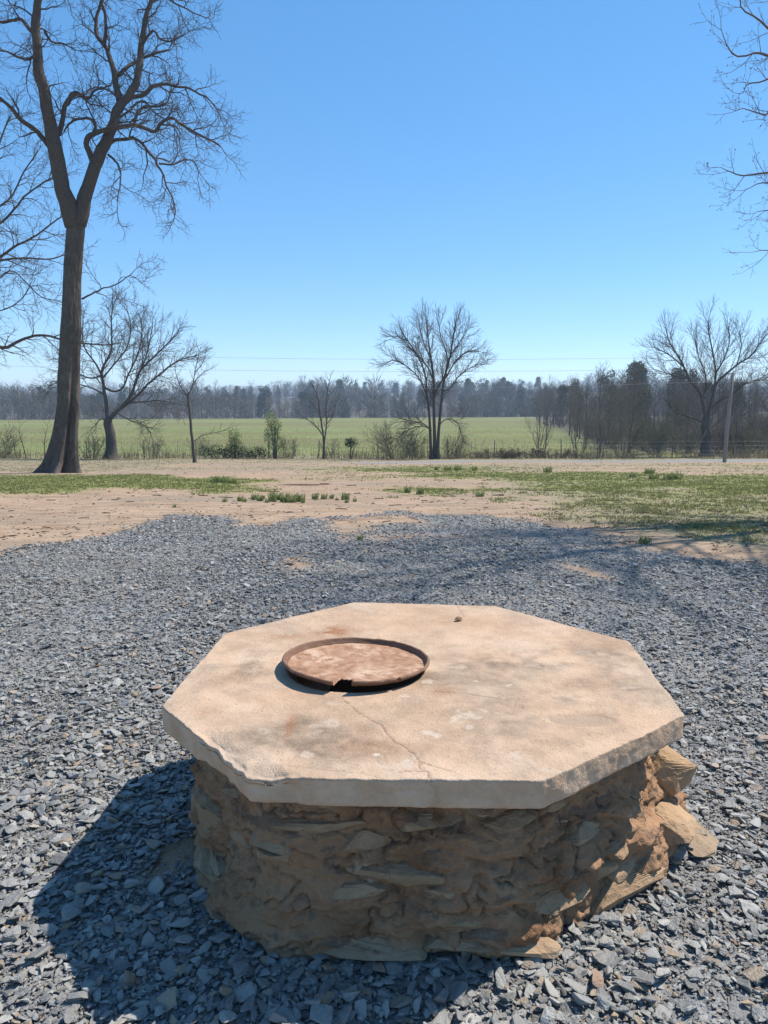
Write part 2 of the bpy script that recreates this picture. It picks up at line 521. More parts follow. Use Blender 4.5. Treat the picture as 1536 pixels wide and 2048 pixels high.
def masks(x, y):
    n = fbm2(x, y, 0.8, 4, 2.2)
    n2 = fbm2(x, y, 0.16, 3, 6.2)
    e = lambda poly, wd, k=0.5: smooth(-wd, wd, sdf(x, y, poly) + k * wd * 2 * n)
    gv = e(GRAVEL, 0.5, 0.9)
    patch = lambda cx, cy, rx, ry, a=0.0: np.exp(-((((x - cx) * math.cos(a) + (y - cy) * math.sin(a)) / rx) ** 2 + ((-(x - cx) * math.sin(a) + (y - cy) * math.cos(a)) / ry) ** 2))
    gv = gv - 0.75 * patch(-0.93, 7.75, 0.22, 0.5) - 0.8 * patch(2.06, 7.35, 0.13, 0.55, 0.36) - 0.45 * patch(0.5, 9.6, 1.4, 0.35) - 0.4 * patch(-0.2, 8.9, 0.5, 0.7)
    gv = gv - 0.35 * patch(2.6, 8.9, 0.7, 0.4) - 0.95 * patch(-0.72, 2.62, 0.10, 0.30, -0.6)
    gv = np.maximum(gv, 0.62 * e([(-1.2, 11.6), (0.2, 12.5), (0.4, 11.9), (-0.6, 11.2)], 0.3))
    road = e(ROAD, 1.0, 0.4) * 0.9
    gv = np.maximum(gv, road)
    gr = np.maximum(e(GRASS1, 1.2, 0.7), e(GRASS2, 1.9, 0.7) * 0.95)
    dry = np.maximum(e(DRY2, 1.3, 0.6) * 0.85, smooth(45.5, 48, y + 1.5 * n2) * (1 - road))
    dry = np.maximum(dry, 0.7 * smooth(-9, -12, x + 2 * n) * smooth(27, 30, y))
    gr = np.maximum(gr, 0.55 * smooth(46, 49, y + 1.5 * n) * (1 - smooth(53, 56, y)))
    gr = np.maximum(gr, 0.5 * smooth(34, 36, y + n) * (1 - smooth(39.5, 41, y + n)) * smooth(6, 12, x))
    side = smooth(11, 16, np.abs(x) - 0.3 * y) * smooth(9, 12, y)
    gr = np.maximum(gr, side * (0.5 + 0.3 * n2))
    gr = np.maximum(gr, 0.62 * e(DRY2, 1.6, 0.7))
    gr = np.maximum(gr, 0.42 * smooth(20, 24, y + 2 * n) * (1 - smooth(38, 42, y + 2 * n2)) * smooth(-8, 0, x + 3 * n2))
    gr = gr * (1 - gv) * (0.92 + 0.35 * n2 + 0.2 * n)
    dry = np.maximum(dry, 0.62 * smooth(27, 30, y + 2 * n) * (1 - gv) * (0.8 + 0.9 * fbm2(x * 0.25, y * 1.2, 0.5, 3, 8.8)))
    fld = smooth(53, 55.5, y + 0.6 * n)
    wood = smooth(-2, 4, y - crest(x) + 3 * n2)
    # the wood that borders the field on the right
    wood = np.maximum(wood, smooth(-2, 3, x - (17.2 + 0.16 * (y - 56)) + 1.5 * n2) * smooth(57, 62, y))
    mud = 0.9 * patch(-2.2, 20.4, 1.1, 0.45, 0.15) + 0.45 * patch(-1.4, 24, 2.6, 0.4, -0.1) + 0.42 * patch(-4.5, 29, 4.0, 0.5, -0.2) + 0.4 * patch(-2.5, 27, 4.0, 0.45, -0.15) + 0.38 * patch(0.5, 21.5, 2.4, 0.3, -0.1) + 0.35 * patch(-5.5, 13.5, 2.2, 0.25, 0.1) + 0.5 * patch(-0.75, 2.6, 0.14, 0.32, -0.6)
    return np.clip(gr, 0, 1), np.clip(gv, 0, 1), np.clip(dry, 0, 1), fld, wood, np.clip(mud, 0, 1)

def build_ground():
    ys = np.concatenate([np.linspace(-14, 0.5, 40)[:-1], np.linspace(0.5, 14, 150)[:-1], 14 * np.exp(np.linspace(0, math.log(60 / 14), 110))[:-1],
                         np.linspace(60, 330, 80)[:-1], 330 * np.exp(np.linspace(0, math.log(3000 / 330), 50))])
    u = np.linspace(-1, 1, 271)
    u = 0.55 * u + 0.45 * u ** 3
    hw = np.maximum(16, 6 + 1.15 * ys)
    X = hw[:, None] * u[None, :]
    Y = np.repeat(ys[:, None], len(u), 1)
    x, y = X.ravel(), Y.ravel()
    z = zg(x, y)
    nr, nc = X.shape
    i = np.arange((nr - 1) * (nc - 1))
    a = (i // (nc - 1)) * nc + i % (nc - 1)
    F = np.stack([a, a + 1, a + nc + 1, a + nc], 1)
    me = make_mesh('ground', np.stack([x, y, z], 1), F)
    gr, gv, dry, fld, wood, mud = masks(x, y)
    o1 = np.ones_like(x)
    cattr(me, 'mask', np.stack([gr, gv, dry, o1], 1))
    cattr(me, 'mask2', np.stack([fld, wood, mud, o1], 1))
    o = obj('ground', me, M['ground'])
    tag(o, 'sloping yard of tan dirt, grass and slate gravel running to a green field', 'ground', kind='structure')
build_ground()
# ---------------------------------------------------------------- the capped well
WC = np.array([0.14, 2.90])
SLAB = np.array([(-0.775, 2.481), (-0.395, 1.985), (0.452, 1.962), (1.026, 2.413), (1.093, 3.198), (0.59, 3.789), (-0.169, 3.869), (-0.736, 3.308)])
ZT, TH = 0.62, 0.092

def poly_R(th, inset=0.0, soft=0.0):
    """distance from the well's centre to the octagon's edge, in direction th"""
    P = SLAB - WC
    Q = np.roll(P, -1, 0)
    ux, uy = np.cos(th), np.sin(th)
    c = []
    for (ax, ay), (bx, by) in zip(P, Q):
        ex, ey = bx - ax, by - ay
        L = math.hypot(ex, ey)
        nx, ny = ey / L, -ex / L
        d = ax * nx + ay * ny - inset
        k = ux * nx + uy * ny
        c.append(np.where(k > 0.05, d / np.maximum(k, 0.05), 50.0))
    c = np.array(c)
    if soft <= 0:
        return c.min(0)
    return -soft * np.log(np.exp(-(c - c.min(0)) / soft).sum(0)) + c.min(0)

def pl_dist(x, y, pts):
    d = np.full(x.shape, 9.0)
    for (ax, ay), (bx, by) in zip(pts[:-1], pts[1:]):
        ex, ey = bx - ax, by - ay
        t = np.clip(((x - ax) * ex + (y - ay) * ey) / (ex * ex + ey * ey + 1e-12), 0, 1)
        d = np.minimum(d, np.hypot(x - ax - t * ex, y - ay - t * ey))
    return d

well = thing('stone_well', 'capped stone well with octagonal concrete slab on rubble base in the gravel', 'well', (0, 0, 0))

def build_slab():
    nt = 900
    th = np.linspace(0, 2 * np.pi, nt, endpoint=False)
    Rr = poly_R(th, 0.0, 0.004)
    H = np.array([-0.395, 1.985])
    s = np.concatenate([np.linspace(0.02, 0.985, 128), np.linspace(0.9885, 1.0015, 5)])
    rows = []
    for q in s:
        rows.append((q, 0.0, 0))
    for k in range(1, 5):                               # worn arris
        a = k / 4 * np.pi / 2
        rows.append((1.0015 + 0.0045 * math.sin(a), -0.005 * (1 - math.cos(a)), 0))
    for k in range(1, 13):
        rows.append((1.006 - 0.003 * k / 12, -0.005 - (TH - 0.013) * k / 12, 1))
    rows.append((1.0, -TH + 0.003, 1))
    rows.append((0.985, -TH, 1))
    rows.append((0.8, -TH, 1))
    rows.append((0.4, -TH, 1))
    Q = np.array([r[0] for r in rows]); DZ = np.array([r[1] for r in rows]); SD = np.array([r[2] for r in rows])
    RR = Q[:, None] * Rr[None]
    X = WC[0] + RR * np.cos(th)[None]
    Y = WC[1] + RR * np.sin(th)[None]
    Z = ZT + np.repeat(DZ[:, None], nt, 1)
    side = np.repeat(SD[:, None], nt, 1).astype(float)
    x, y, z, sd = X.ravel(), Y.ravel(), Z.ravel(), side.ravel()
    q = np.repeat(Q[:, None], nt, 1).ravel()
    p3 = np.stack([x, y, z], 1)
    # gentle unevenness
    z = z + (0.006 * fbm2(x, y, 1.6, 3, 4.4) + 0.0022 * fbm2(x, y, 11, 3, 1.1)) * (1 - sd)
    edge = smooth(0.955, 0.998, q)
    out = np.stack([x - WC[0], y - WC[1]], 1)
    out /= np.linalg.norm(out, axis=1)[:, None] + 1e-9
    rough = 0.007 * fbm(p3 * 7, 3) + 0.004 * fbm(p3 * 34, 3)
    # spalled corner and front edge
    dH = pl_dist(x, y, [(-0.56, 2.215), (-0.395, 1.985), (-0.30, 1.975)])
    chip = smooth(0.085, 0.0, dH + 0.05 * fbm(p3 * 11, 3))
    dG = np.hypot(x - 0.46, y - 1.96)
    chipG = smooth(0.05, 0.0, dG + 0.03 * fbm(p3 * 16, 2)) * 0.3
    chip = np.maximum(chip, chipG)
    nz = 0.5 + 0.5 * fbm(p3 * 15 + 3, 3)
    top = (z > ZT - 0.02).astype(float)
    z = z - chip * (0.004 + 0.020 * nz) * top
    shr = edge * rough * 1.0 - chip * (0.004 + 0.028 * (0.5 + 0.5 * fbm(p3 * 18 + 8, 4))) * edge
    x = x + out[:, 0] * shr
    y = y + out[:, 1] * shr
    # cracks
    jx = 0.010 * fbm2(x, y, 26, 3, 2.0); jy = 0.010 * fbm2(x, y, 26, 3, 8.0)
    crack = np.zeros_like(x)
    C1 = [(-0.159, 2.557), (-0.12, 2.49), (-0.082, 2.413), (-0.005, 2.325), (0.011, 2.25), (0.05, 2.189), (0.087, 2.129), (0.112, 2.074), (0.105, 2.034), (0.133, 2.005), (0.133, 1.93)]
    for pts, wd, st in ((C1, 0.0024, 0.6), ([(-0.40, 2.05), (-0.306, 2.052), (-0.216, 2.036), (-0.128, 2.022), (-0.04, 1.995), (0.0, 1.97)], 0.0022, 0.25),
                        ([(0.133, 2.005), (0.09, 2.02), (0.046, 2.011)], 0.003, 0.5), ([(0.112, 2.074), (0.16, 2.03), (0.2, 2.02)], 0.003, 0.4),
                        ([(0.188, 2.62), (0.30, 2.60), (0.42, 2.55)], 0.003, 0.35), ([(0.39, 3.80), (0.40, 3.60), (0.36, 3.52), (0.28, 3.50)], 0.003, 0.3)):
        d = pl_dist(x + jx, y + jy, pts)
        crack = np.maximum(crack, st * smooth(wd * 1.6, wd * 0.4, d))
    cs = np.zeros_like(x)
    zz = ZT - z
    dcs = np.abs(x - 0.133 - 0.03 * fbm(np.stack([zz * 30, zz * 0, zz * 0], 1), 2)) + 10 * (y > 2.05)
    cs = smooth(0.007, 0.002, dcs) * sd
    dcs2 = np.abs(zz - 0.05 - 0.03 * fbm(np.stack([x * 12, x * 0, x * 0 + 2], 1), 3)) + 10 * ((y > 2.05) | (x > 0.13) | (x < -0.02))
    cs = np.maximum(cs, 0.8 * smooth(0.006, 0.002, dcs2) * sd)
    cs = cs * 0.5
    crack = np.maximum(crack, cs)
    z = z - 0.004 * crack * (1 - sd)
    y = y + 0.008 * cs
    # the open shaft under the lid
    dl = np.hypot(x + 0.113, y - 2.872)
    z = z - 0.45 * smooth(0.272, 0.258, dl) * (sd < 0.5)
    pat = np.hypot((x - 0.66) / 0.115, (y - 2.36) / 0.055) + 0.45 * fbm2(x, y, 12, 3, 3.0)
    patch = smooth(1.0, 0.9, pat)
    z = z - 0.0035 * patch * (1 - sd)
    g = lambda cx, cy, rx, ry: np.exp(-(((x - cx) / rx) ** 2 + ((y - cy) / ry) ** 2))
    nA = 0.5 + 0.5 * fbm2(x, y, 5, 4, 1.0); nB = 0.5 + 0.5 * fbm2(x, y, 13, 4, 5.0)
    dark = 0.75 * g(-0.25, 2.235, 0.17, 0.09) + 0.5 * g(-0.6, 2.85, 0.14, 0.2) + 0.55 * g(0.55, 2.95, 0.35, 0.09) + 0.45 * g(0.75, 2.62, 0.25, 0.13) + 0.5 * g(0.25, 2.75, 0.16, 0.09) \
        + 0.35 * g(-0.1, 2.14, 0.14, 0.08) + 0.4 * g(-0.3, 2.33, 0.05, 0.1) + 0.4 * g(0.9, 3.05, 0.15, 0.25) + 0.22 + 0.35 * g(0.35, 2.35, 0.3, 0.2) * nB
    dark = 1.9 * dark * smooth(0.3, 0.72, nA * 0.6 + nB * 0.5) * (1 - sd)
    rust = 1.5 * (1.0 * g(-0.235, 3.35, 0.075, 0.07) * smooth(0.35, 0.6, nB) + 0.5 * g(-0.44, 3.27, 0.13, 0.04) * nA + 0.5 * g(-0.62, 2.42, 0.05, 0.05) * nB + 0.35 * g(0.22, 2.62, 0.05, 0.05)
            + 0.4 * g(-0.02, 2.16, 0.16, 0.06) * nA + 0.5 * g(-0.31, 2.33, 0.015, 0.09)) * (1 - sd)
    pale = (smooth(0.66, 0.74, nB) * (0.35 + 0.9 * g(0.42, 2.62, 0.35, 0.14) + 0.7 * g(0.05, 2.15, 0.25, 0.08) + 0.5 * g(0.15, 2.3, 0.3, 0.2))) * (1 - sd) * 0.95 + 0.5 * chip * top * nz
    tan = (0.55 * g(0.55, 3.4, 0.5, 0.35) + 0.4 * g(-0.5, 2.65, 0.3, 0.3) + 0.3 * g(-0.1, 3.6, 0.5, 0.2)) * nA * (1 - sd)
    n_r, n_c = X.shape
    i = np.arange((n_r - 1) * n_c)
    a, b = i // n_c, i % n_c
    F = np.stack([a * n_c + b, (a + 1) * n_c + b, (a + 1) * n_c + (b + 1) % n_c, a * n_c + (b + 1) % n_c], 1)
    V = np.stack([x, y, z], 1)
    me = make_mesh('slab', V, [F, np.arange(n_c)[None, :]])
    for nm, dt in (('crack', crack), ('dark', dark), ('rust', rust), ('pale', pale), ('wet', 0.5 * patch * (0.4 + nA)), ('tan', tan), ('side', sd * (1 - 0.4 * cs))):
        fattr(me, nm, np.clip(dt, 0, 1))
    o = obj('slab', me, M['concrete'], well)
    o['label'] = 'octagonal pinkish concrete slab with a crack and a broken corner'
build_slab()

def base_R(th, z):
    t = np.clip(z / 0.53, 0, 1)
    r = poly_R(th, 0.0, 0.05) - (0.055 + 0.085 * t)
    rt = np.clip(np.cos(th - 0.12), 0, 1) ** 8
    return r + (0.13 * (1 - t) + 0.095) * rt

def base_disp(th, z):
    p = np.stack([np.cos(th) * 0.9, np.sin(th) * 0.9, z * 1.0], -1)
    d = 0.034 * fbm(p * np.array([4.2, 4.2, 8.0]) + 2.1, 3)
    zc = z + 0.05 * fbm(p * 3.1 + 9, 2)
    saw = (zc / 0.15) % 1.0                               # courses stand proud then fall back
    d = d + 0.045 * (smooth(0.0, 0.12, saw) - smooth(0.35, 1.0, saw)) * smooth(-0.25, 0.35, fbm(p * 3.3 + 41, 2))
    d = d + 0.030 * smooth(0.15, 0.11, zc) * smooth(-0.1, 0.15, fbm(p * 2.7 + 77, 2))
    rid = 1 - np.abs(fbm(p * np.array([7, 7, 13]) + 5, 4))
    jn = fbm(p * np.array([4.0, 4.0, 10.5]) + 13, 3) + 0.25 * fbm(p * 22, 2)
    d = d - 0.022 * np.exp(-(jn / 0.03) ** 2)
    d = d + 0.016 * (0.35 - np.abs(fbm(p * np.array([11, 11, 34]) + 3, 3))) + 0.011 * (0.3 - np.abs(fbm(p * 42 + 3, 3)))
    d = d + 0.045 * (rid - 0.75) + 0.020 * fbm(p * 26, 4)
    d = d - 0.035 * smooth(0.12, 0.4, fbm(p * np.array([4, 4, 12]) + 31, 3))
    return d

def build_base():
    nt, nz = 1000, 140
    th = np.linspace(0, 2 * np.pi, nt, endpoint=False)
    zs = np.linspace(-0.08, ZT - TH + 0.02, nz)
    T, Z = np.meshgrid(th, zs)
    r = base_R(T, Z) + base_disp(T, Z)
    r = np.minimum(r, poly_R(T, 0.012, 0.01) + 0.20 * smooth(0.46, 0.1, Z))
    x = WC[0] + r * np.cos(T); y = WC[1] + r * np.sin(T)
    zz = Z + 0.02 * fbm(np.stack([x * 8, y * 8, Z * 8], -1), 3) * smooth(0.5, 0.42, Z)
    i = np.arange((nz - 1) * nt)
    a, b = i // nt, i % nt
    F = np.stack([a * nt + b, a * nt + (b + 1) % nt, (a + 1) * nt + (b + 1) % nt, (a + 1) * nt + b], 1)
    me = make_mesh('base', np.stack([x.ravel(), y.ravel(), zz.ravel()], 1), F)
    o = obj('base', me, M['mortar'], well)
    o['label'] = 'rough rubble base of sandstone smeared with tan earth mortar'
    return o
well_base = build_base()

def ico(sub):
    import bmesh
    bm = bmesh.new()
    bmesh.ops.create_icosphere(bm, subdivisions=sub, radius=1.0)
    V = np.array([v.co[:] for v in bm.verts]); F = np.array([[v.index for v in f.verts] for f in bm.faces])
    bm.free()
    return V, F
ICO = {k: ico(k) for k in (1, 2, 3, 4, 5)}

def rock(seed, dims, sub=4, cuts=9, rough=0.05, box=0.34):
    """an angular stone: rounded block cut by random planes, then weathered"""
    rng = np.random.default_rng(seed)
    V, F = ICO[sub]
    V = np.sign(V) * np.abs(V) ** box
    V = V / np.abs(V).max(0)
    for k in range(cuts):
        n = rng.normal(size=3); n /= np.linalg.norm(n)
        d = rng.uniform(0.60, 0.95)
        h = V @ n - d
        V = V - np.clip(h, 0, None)[:, None] * n
    V = V * np.array(dims) * 0.5
    n = V / (np.linalg.norm(V, axis=1)[:, None] + 1e-9)
    s = 1.0 / max(dims)
    V = V + n * (rough * max(dims) * (0.45 * fbm(V * s * 3.0 + seed * 1.3, 2) + 0.55 * (0.4 - np.abs(fbm(V * s * 8 + seed, 4)))))[:, None]
    return V, F

def place_stone(seed, c, dims, rz=0, tilt=(0, 0), parent=None, name='stone', sub=4, rough=0.05, cuts=9, mat='sandstone'):
    V, F = rock(seed, dims, sub, cuts, rough)
    me = make_mesh(name, V, F, False)
    o = obj(name, me, M[mat], parent)
    o.location = c
    o.rotation_euler = (tilt[0], tilt[1], rz)
    return o

def build_wall_stones():
    rng = np.random.default_rng(11)
    courses = [(0.03, 0.09), (0.11, 0.085), (0.19, 0.085), (0.265, 0.08), (0.335, 0.085), (0.41, 0.075), (0.48, 0.07)]
    sd = 100
    for ci, (zc, hh) in enumerate(courses):
        a = rng.uniform(0, 0.3)
        end = a + 2 * np.pi
        while a < end - 0.12:
            wdt = rng.uniform(0.18, 0.46)
            da = wdt / 0.86
            am = a + da / 2
            thv = np.array([am]); zv = np.array([zc])
            dep = rng.uniform(0.16, 0.24)
            lim = 0.0
            r = float(base_R(thv, zv)[0] + 0.5 * base_disp(thv, zv)[0]) - dep * 0.5 + rng.uniform(0.01, 0.055)
            front = math.sin(am) < 0.25
            sd += 1
            if rng.random() < 0.75:
                # the wall's outward normal comes from the octagon's side
                e = 0.05
                r1 = float(poly_R(np.array([am - e]), 0, 0.05)[0]); r2 = float(poly_R(np.array([am + e]), 0, 0.05)[0])
                tx = r2 * math.cos(am + e) - r1 * math.cos(am - e); ty = r2 * math.sin(am + e) - r1 * math.sin(am - e)
                rz = math.atan2(ty, tx)
                place_stone(sd, (WC[0] + r * math.cos(am), WC[1] + r * math.sin(am), zc + rng.uniform(-0.015, 0.015)),
                            (wdt * 1.02, dep, hh * rng.uniform(0.85, 1.1)), rz + rng.normal(0, 0.08), (rng.normal(0, 0.08), rng.normal(0, 0.07)), well_base,
                            sub=4 if front else 3, rough=0.05, cuts=20)
            a += da
    # the ledges and broken blocks that jut out on the sunny side
    hero = [
        ((1.10, 2.80, 0.21), (0.28, 0.32, 0.24), 0.5, (0.10, -0.12), 7),
        ((1.06, 2.60, 0.10), (0.34, 0.27, 0.12), 0.75, (-0.05, 0.06), 21),
        ((0.855, 2.39, 0.045), (0.50, 0.20, 0.15), 0.64, (0.05, 0.04), 33),
        ((0.86, 2.46, 0.15), (0.13, 0.14, 0.20), 0.3, (0.25, 0.2), 42),
        ((0.72, 2.31, 0.13), (0.18, 0.12, 0.09), 0.6, (0.1, -0.2), 51),
        ((1.00, 2.78, 0.36), (0.22, 0.24, 0.12), 0.4, (0.2, 0.15), 64),
        ((0.97, 2.93, 0.44), (0.18, 0.26, 0.09), 0.2, (-0.1, 0.2), 75),
        ((0.90, 2.61, 0.27), (0.20, 0.12, 0.09), 0.9, (0.3, -0.1), 83),
        ((1.06, 3.05, 0.10), (0.24, 0.34, 0.20), 0.1, (0, 0.1), 92),
        ((0.45, 2.15, 0.05), (0.34, 0.16, 0.11), 0.25, (0.1, 0), 95),
        ((-0.60, 2.44, 0.23), (0.12, 0.30, 0.20), 0.72, (0.1, 0.1), 97),
        ((-0.55, 2.45, 0.05), (0.26, 0.2, 0.12), -0.8, (0.1, 0.1), 98),
        ((0.05, 2.12, 0.06), (0.5, 0.16, 0.13), 0.0, (0.1, 0.02), 103),
    ]
    for c, d, rz, tl, s in hero:
        place_stone(s, c, d, rz, tl, well_base, sub=5, rough=0.035, cuts=22)
build_wall_stones()

fs = place_stone(201, (1.175, 2.66, 0.02), (0.22, 0.30, 0.05), 0.35, (0.02, 0.05), None, 'flat_stone', sub=4, rough=0.03, cuts=11)
tag(fs, 'flat tan stone slab lying in the gravel against the sunny side of the well', 'stone')
ls = place_stone(207, (-0.49, 2.225, 0.025), (0.060, 0.052, 0.045), 0.5, (0.1, 0.1), None, 'loose_stone', sub=3, rough=0.05)
tag(ls, 'rounded tan stone on dark gravel in the shadow of the well', 'stone')
pb = place_stone(209, (0.366, 3.524, ZT + 0.008), (0.034, 0.026, 0.022), 0.5, (0.1, 0.1), None, 'pebble', sub=3, rough=0.05)
tag(pb, 'small brown pebble sitting on the far part of the concrete slab', 'pebble')
pb2 = place_stone(213, (1.015, 2.60, 0.150), (0.034, 0.026, 0.022), 0.2, (0.1, 0.1), None, 'pebble', sub=3, rough=0.05, mat='post')
tag(pb2, 'small dark pebble on the sunlit lower ledge of the well base', 'pebble')

def build_lid():
    c = (-0.113, 2.872)
    root = thing('drum_lid', 'round rusted steel drum lid with torn notch lying on the concrete slab', 'lid', (c[0], c[1], ZT + 0.006))
    root.rotation_euler = (R(-2.2), R(1.4), 0)
    nt = 300
    th = np.linspace(0, 2 * np.pi, nt, endpoint=False)
    prof = [(r, 0.010) for r in np.linspace(0.004, 0.268, 50)] + [(0.274, 0.0115), (0.279, 0.016), (0.2815, 0.021), (0.2840, 0.027)]
    pan_n = len(prof)
    for k in range(0, 9):                                  # rolled edge
        a = math.pi - k / 8 * math.pi * 1.25
        prof.append((0.2900 + 0.0055 * math.cos(a), 0.028 + 0.0055 * math.sin(a)))
    P = np.array(prof)
    Rr = np.repeat(P[:, :1], nt, 1); Zz = np.repeat(P[:, 1:], nt, 1); T = np.repeat(th[None], len(P), 0)
    Rr = Rr * (1 + 0.006 * np.sin(2 * T + 0.5) + 0.003 * np.sin(5 * T))
    x = Rr * np.cos(T); y = Rr * np.sin(T)
    Zz = Zz + (0.006 * fbm2(x, y, 4, 3, 1.0) * (Rr < 0.27)) + 0.002 * fbm2(x, y, 30, 2, 2.0) + 0.003 * fbm2(x * 0 + np.cos(T), np.sin(T), 9, 3, 4.0) * (Rr > 0.275)
    # torn notch at the front: plate bends down either side
    a0 = -1.715
    lat = (T - a0 + np.pi) % (2 * np.pi) - np.pi
    lx = lat * 0.29
    inward = 0.305 - Rr
    Zz = Zz - 0.006 * np.exp(-((lx + 0.055) / 0.03) ** 2) * smooth(0.10, 0.0, inward) + 0.0 * T
    jag = 0.008 * fbm2(x, y, 60, 2, 7.0)
    hole = (inward < 0.098 + jag) & (np.abs(lx) < 0.034 - 0.10 * np.clip(inward - 0.05, 0, 1) + 0.6 * jag)
    lx2 = ((T - (-0.98) + np.pi) % (2 * np.pi) - np.pi) * 0.29
    hole |= (np.abs(lx2) < 0.006) & (inward < 0.02)
    n_r, n_c = x.shape
    i = np.arange((n_r - 1) * n_c)
    a, b = i // n_c, i % n_c
    F = np.stack([a * n_c + b, (a + 1) * n_c + b, (a + 1) * n_c + (b + 1) % n_c, a * n_c + (b + 1) % n_c], 1)
    hv = hole.ravel()
    F = F[~hv[F].any(1)]
    isrim = (F // n_c).max(1) >= pan_n - 3
    V = np.stack([x.ravel(), y.ravel(), Zz.ravel()], 1)
    def part(name, sel, extra=None):
        Fs = F[sel]
        used = np.unique(Fs)
        mp = np.full(len(V), -1); mp[used] = np.arange(len(used))
        me = make_mesh(name, V[used], [mp[Fs]] + ([mp[extra]] if extra is not None else []))
        fattr(me, 'pan', np.full(len(used), 1.0 if name == 'pan' else 0.15))
        fattr(me, 'rim', np.full(len(used), 0.0 if name == 'pan' else 1.0))
        o = obj(name, me, M['rust'], root)
        sm = o.modifiers.new('thickness', 'SOLIDIFY'); sm.thickness = 0.0025; sm.offset = 0
        return o
    p = part('pan', ~isrim, np.arange(n_c)[None, :])
    p['label'] = 'sunken rust-brown plate flecked with pale flaking'
    r = part('rim', isrim)
    r['label'] = 'rolled dark rusty rim broken open at the notch'
build_lid()
# ---------------------------------------------------------------- slate gravel: real chips, instanced from fifteen shapes
def gn_scatter(name, pts, rot, scl, idx, protos, label, cat):
    me = bpy.data.meshes.new(name)
    me.vertices.add(len(pts))
    me.vertices.foreach_set('co', np.ascontiguousarray(pts, np.float32).ravel())
    a = me.attributes.new('rot', 'FLOAT_VECTOR', 'POINT'); a.data.foreach_set('vector', np.ascontiguousarray(rot, np.float32).ravel())
    a = me.attributes.new('scl', 'FLOAT_VECTOR', 'POINT'); a.data.foreach_set('vector', np.ascontiguousarray(scl, np.float32).ravel())
    a = me.attributes.new('idx', 'INT', 'POINT'); a.data.foreach_set('value', np.ascontiguousarray(idx, np.int32))
    o = obj(name, me)
    tag(o, label, cat, kind='stuff')
    pc = bpy.data.collections.new(name + '_shapes')
    for p in protos:
        pc.objects.link(p)
    g = bpy.data.node_groups.new(name, 'GeometryNodeTree')
    g.interface.new_socket('Geometry', in_out='INPUT', socket_type='NodeSocketGeometry')
    g.interface.new_socket('Geometry', in_out='OUTPUT', socket_type='NodeSocketGeometry')
    N, Lk = g.nodes, g.links
    gi = N.new('NodeGroupInput'); go = N.new('NodeGroupOutput')
    ci = N.new('GeometryNodeCollectionInfo')
    ci.inputs['Collection'].default_value = pc
    ci.inputs['Separate Children'].default_value = True
    ci.inputs['Reset Children'].default_value = True
    ip = N.new('GeometryNodeInstanceOnPoints')
    ip.inputs['Pick Instance'].default_value = True
    def na(nm, t):
        n = N.new('GeometryNodeInputNamedAttribute'); n.data_type = t
        n.inputs['Name'].default_value = nm
        return n.outputs[0]
    er = N.new('FunctionNodeEulerToRotation')
    Lk.new(na('rot', 'FLOAT_VECTOR'), er.inputs[0])
    Lk.new(gi.outputs[0], ip.inputs['Points'])
    Lk.new(ci.outputs[0], ip.inputs['Instance'])
    Lk.new(na('idx', 'INT'), ip.inputs['Instance Index'])
    Lk.new(er.outputs[0], ip.inputs['Rotation'])
    Lk.new(na('scl', 'FLOAT_VECTOR'), ip.inputs['Scale'])
    Lk.new(ip.outputs[0], go.inputs[0])
    md = o.modifiers.new('scatter', 'NODES')
    md.node_group = g
    return o

def chip_protos():
    out = []
    for k in range(15):
        rng = np.random.default_rng(300 + k)
        V, F = ICO[2]
        V = np.sign(V) * np.abs(V) ** 0.42
        V /= np.abs(V).max(0)
        for j in range(8):
            n = rng.normal(size=3) * np.array([1, 1, 0.55]); n /= np.linalg.norm(n)
            V = V - np.clip(V @ n - rng.uniform(0.38, 0.88), 0, None)[:, None] * n
        d = np.array([1.0, rng.uniform(0.45, 0.9), rng.uniform(0.11, 0.32)])
        V = V * d * 0.5
        V += 0.02 * np.stack([fbm(V * 5 + k), fbm(V * 5 + k + 9), 0.6 * fbm(V * 5 + k + 19)], 1)
        me = make_mesh('slate_chip', V, F, False)
        me.materials.append(M['gravel'])
        out.append(bpy.data.objects.new('slate_chip', me))
    return out

